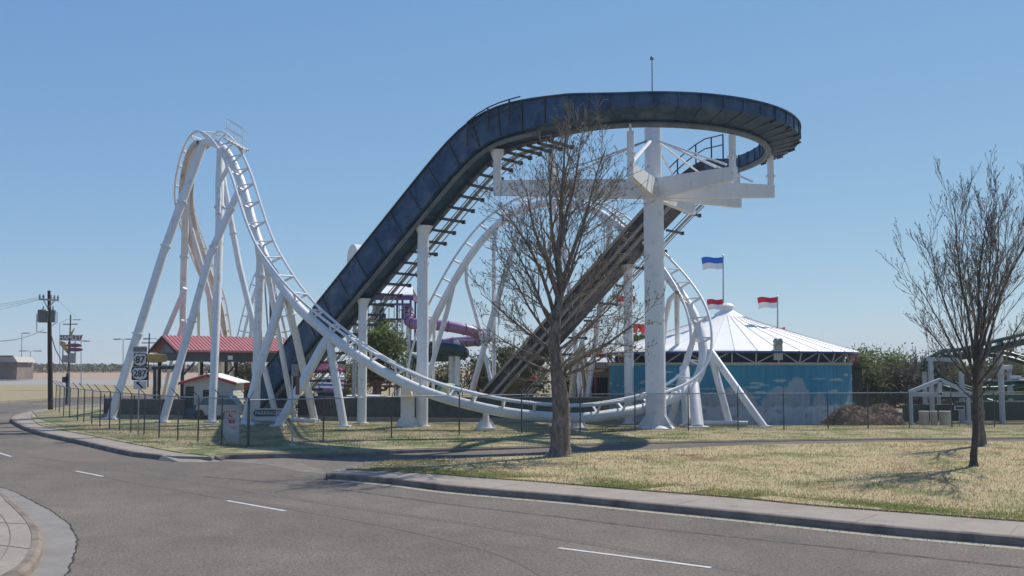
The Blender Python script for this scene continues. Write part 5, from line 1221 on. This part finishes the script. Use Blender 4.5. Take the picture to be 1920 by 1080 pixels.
# far horizon scrub (a far-off mass)
mb=MB(); rr=random.Random(9)
for k in range(26000):
    x=rr.uniform(-260,-60) if k%3 else rr.uniform(-420,520); y=rr.uniform(380,470); h=(2.2+2.6*(noise.noise(V((x*.035,1,0)))+.35)+1.6*noise.noise(V((x*.15,4,0)))); z=1.0+max(.3,h)*rr.random()**.7
    a=rv(rr,1.0); b=rv(rr,1.0); p=V((x,y,z)); mb.tri(p,p+a,p+b)
struct(mb.build('far_scrub',bush,None,fix=False),'stuff')
mb=MB()
for k in range(9000):
    x=rr.uniform(10,110); y=rr.uniform(100,112); z=-.2+3.6*rr.random()**.8*(1+.3*noise.noise(V((x*.2,0,0)))); a=rv(rr,.35); b=rv(rr,.35); p=V((x,y,z)); mb.tri(p,p+a,p+b)
struct(mb.build('hedge_mass',leafd,None,fix=False),'stuff')
# ================================================================== GRASS BLADES
def inside(p,poly):
    c=False;j=len(poly)-1
    for i in range(len(poly)):
        a,b=poly[i],poly[j]
        if (a.y>p[1])!=(b.y>p[1]) and p[0]<(b.x-a.x)*(p[1]-a.y)/(b.y-a.y)+a.x: c=not c
        j=i
    return c
poly=inner+offset(back[:-14],.12); lotp=bi+offset(bs[2:],.22)+[V((60,52.9,0)),V((1.9,52.9,0)),V((1.9,70,0)),V((-28,80,0))]
mb=MB(); rr=random.Random(3); cnt=0
def blade(x,y,z,s):
    a=rr.uniform(0,2*PI); w=.006+.004*s; h=s*rr.uniform(.015,.05); dx,dy=math.cos(a)*w,math.sin(a)*w; lx,ly=rr.uniform(-.03,.03),rr.uniform(-.03,.03)
    n=len(mb.v); mb.v+=[(x-dx,y-dy,z),(x+dx,y+dy,z),(x+lx,y+ly,z+h)]; mb.face((n,n+1,n+2))
while cnt<30000:
    y=16+26*rr.random()**1.5; x=rr.uniform(-7,.56*y+1)
    if inside((x,y),poly): blade(x,y,.03,1.0+y/50); cnt+=1
for p,q in zip(inner,inner[1:]):   # ragged edge over the sidewalk
    L_=(q-p).length
    for k in range(int(L_*120)):
        c=p.lerp(q,rr.random()); blade(c.x+rr.uniform(-.03,.05),c.y+rr.uniform(-.05,.03),.0,1.5)
struct(mb.build('lawn_grass',bladem,None,fix=False),'stuff')
mb=MB()
for k in range(26000):      # greener growth in a strip beside the pavement, in clumps
    i=rr.randrange(len(inner)-1); c=inner[i].lerp(inner[i+1],rr.random()); t=(inner[i+1]-inner[i]).normalized(); off=abs(rr.gauss(0,.7)); c=c+V((-t.y,t.x,0))*off
    if noise.noise(V((c.x*.5,c.y*.5,3)))>-.12 and inside((c.x,c.y),poly): blade(c.x,c.y,.03,1.1)
struct(mb.build('green_grass_edge',greenb,None,fix=False),'stuff')
mb=MB(); cnt=0
while cnt<26000:
    y=38+16*rr.random(); x=rr.uniform(-28,30)
    if inside((x,y),lotp): blade(x,y,.025,1.9); cnt+=1
for k in range(900):
    x,y=G(rr.gauss(745,60),rr.uniform(862,872)).xy
    if inside((x,y),poly): blade(x,y,.03,2.0)
struct(mb.build('lot_tufts',bladem,None,fix=False),'stuff')
mb=MB(); rr=random.Random(17)
for k in range(1500):
    if k%3: q=G(rr.gauss(1050,120),rr.gauss(872,12)) if k%2 else G(rr.gauss(1820,60),rr.gauss(880,8))
    else: q=G(rr.uniform(700,1900),rr.uniform(865,960))
    if not inside((q.x,q.y),poly): continue
    a_=V((rr.uniform(-1,1),rr.uniform(-1,1),rr.uniform(-.2,.4))).normalized()*rr.uniform(.02,.05); b_=V((-a_.y,a_.x,.01)); c=V((q.x,q.y,.055)); mb.tri(c,c+a_,c+b_*.6)
struct(mb.build('fallen_leaves',mat('dead_leaves',(.12,.075,.045),.9,c2=(.24,.16,.09),scale=3),None,fix=False),'stuff')
mb=MB()
for k in range(900):
    i=rr.randrange(len(front)-1); c=front[i].lerp(front[i+1],rr.random()); t=(front[i+1]-front[i]).normalized(); c=c-V((-t.y,t.x,0))*abs(rr.gauss(.12,.25)); z=RZ+.008; r_=rr.uniform(.006,.018)
    c=V((c.x,c.y,z)); mb.tri(c+V((r_,0,0)),c+V((-r_*.6,r_,0)),c+V((0,0,r_))); mb.tri(c+V((-r_*.6,r_,0)),c+V((-r_*.5,-r_,0)),c+V((0,0,r_))); mb.tri(c+V((-r_*.5,-r_,0)),c+V((r_,0,0)),c+V((0,0,r_)))
struct(mb.build('gutter_grit',mat('grit',(.22,.19,.15),.9,c2=(.42,.38,.32),scale=30),None,fix=False),'stuff')
# ================================================================== HAZE
mb=MB(); mb.box((0,1200,27.2),(2600,2700,57)); hz=mb.build('haze',None); hz.data.materials.clear(); hz['kind']='stuff'
m=bpy.data.materials.new('haze'); m.use_nodes=True; N=m.node_tree.nodes; N.clear(); o_=N.new('ShaderNodeOutputMaterial'); pv=N.new('ShaderNodeVolumePrincipled'); pv.inputs['Density'].default_value=.0003; pv.inputs['Color'].default_value=(.86,.92,1,1); m.node_tree.links.new(pv.outputs[0],o_.inputs['Volume']); hz.data.materials.append(m)
# ================================================================== CAMERA, LIGHT
cam=bpy.data.cameras.new('camera'); cam.sensor_width=36; cam.lens=36*1900/1920; cam.clip_end=9000; cam.clip_start=.1
co_=bpy.data.objects.new('camera',cam); co_.location=(0,0,CH); co_.rotation_euler=(PI/2+A,0,0); COL.objects.link(co_); sc.camera=co_
az=V((.71,.70)).normalized(); el=D(49)
sv=V((az.x*math.cos(el),az.y*math.cos(el),math.sin(el)))
sl=bpy.data.lights.new('sun','SUN'); sl.energy=3.6; sl.angle=D(.5); sl.color=(1,.93,.83); so=bpy.data.objects.new('sun',sl); so.rotation_euler=sv.to_track_quat('Z','Y').to_euler(); so.location=(20,20,60); COL.objects.link(so)
w=bpy.data.worlds.new('World'); sc.world=w; w.use_nodes=True; nt=w.node_tree; bg=nt.nodes['Background']; sk=nt.nodes.new('ShaderNodeTexSky'); sk.sky_type='NISHITA'; sk.sun_disc=False
sk.sun_elevation=el; sk.sun_rotation=math.atan2(az.x,az.y); sk.air_density=1.0; sk.dust_density=.0; sk.ozone_density=6; sk.altitude=4000
sep=nt.nodes.new('ShaderNodeSeparateColor'); com=nt.nodes.new('ShaderNodeCombineColor'); nt.links.new(sk.outputs[0],sep.inputs[0])
for k,(e_,c_) in enumerate(((.70,1.34),(.51,1.86),(.22,3.42))):
    p1=nt.nodes.new('ShaderNodeMath'); p1.operation='POWER'; p1.inputs[1].default_value=e_; p2=nt.nodes.new('ShaderNodeMath'); p2.operation='MULTIPLY'; p2.inputs[1].default_value=c_
    nt.links.new(sep.outputs[k],p1.inputs[0]); nt.links.new(p1.outputs[0],p2.inputs[0]); nt.links.new(p2.outputs[0],com.inputs[k])
nt.links.new(com.outputs[0],bg.inputs['Color']); bg.inputs['Strength'].default_value=.10
sc.view_settings.view_transform='Standard'; sc.view_settings.look='None'; sc.view_settings.exposure=.45; sc.view_settings.gamma=1
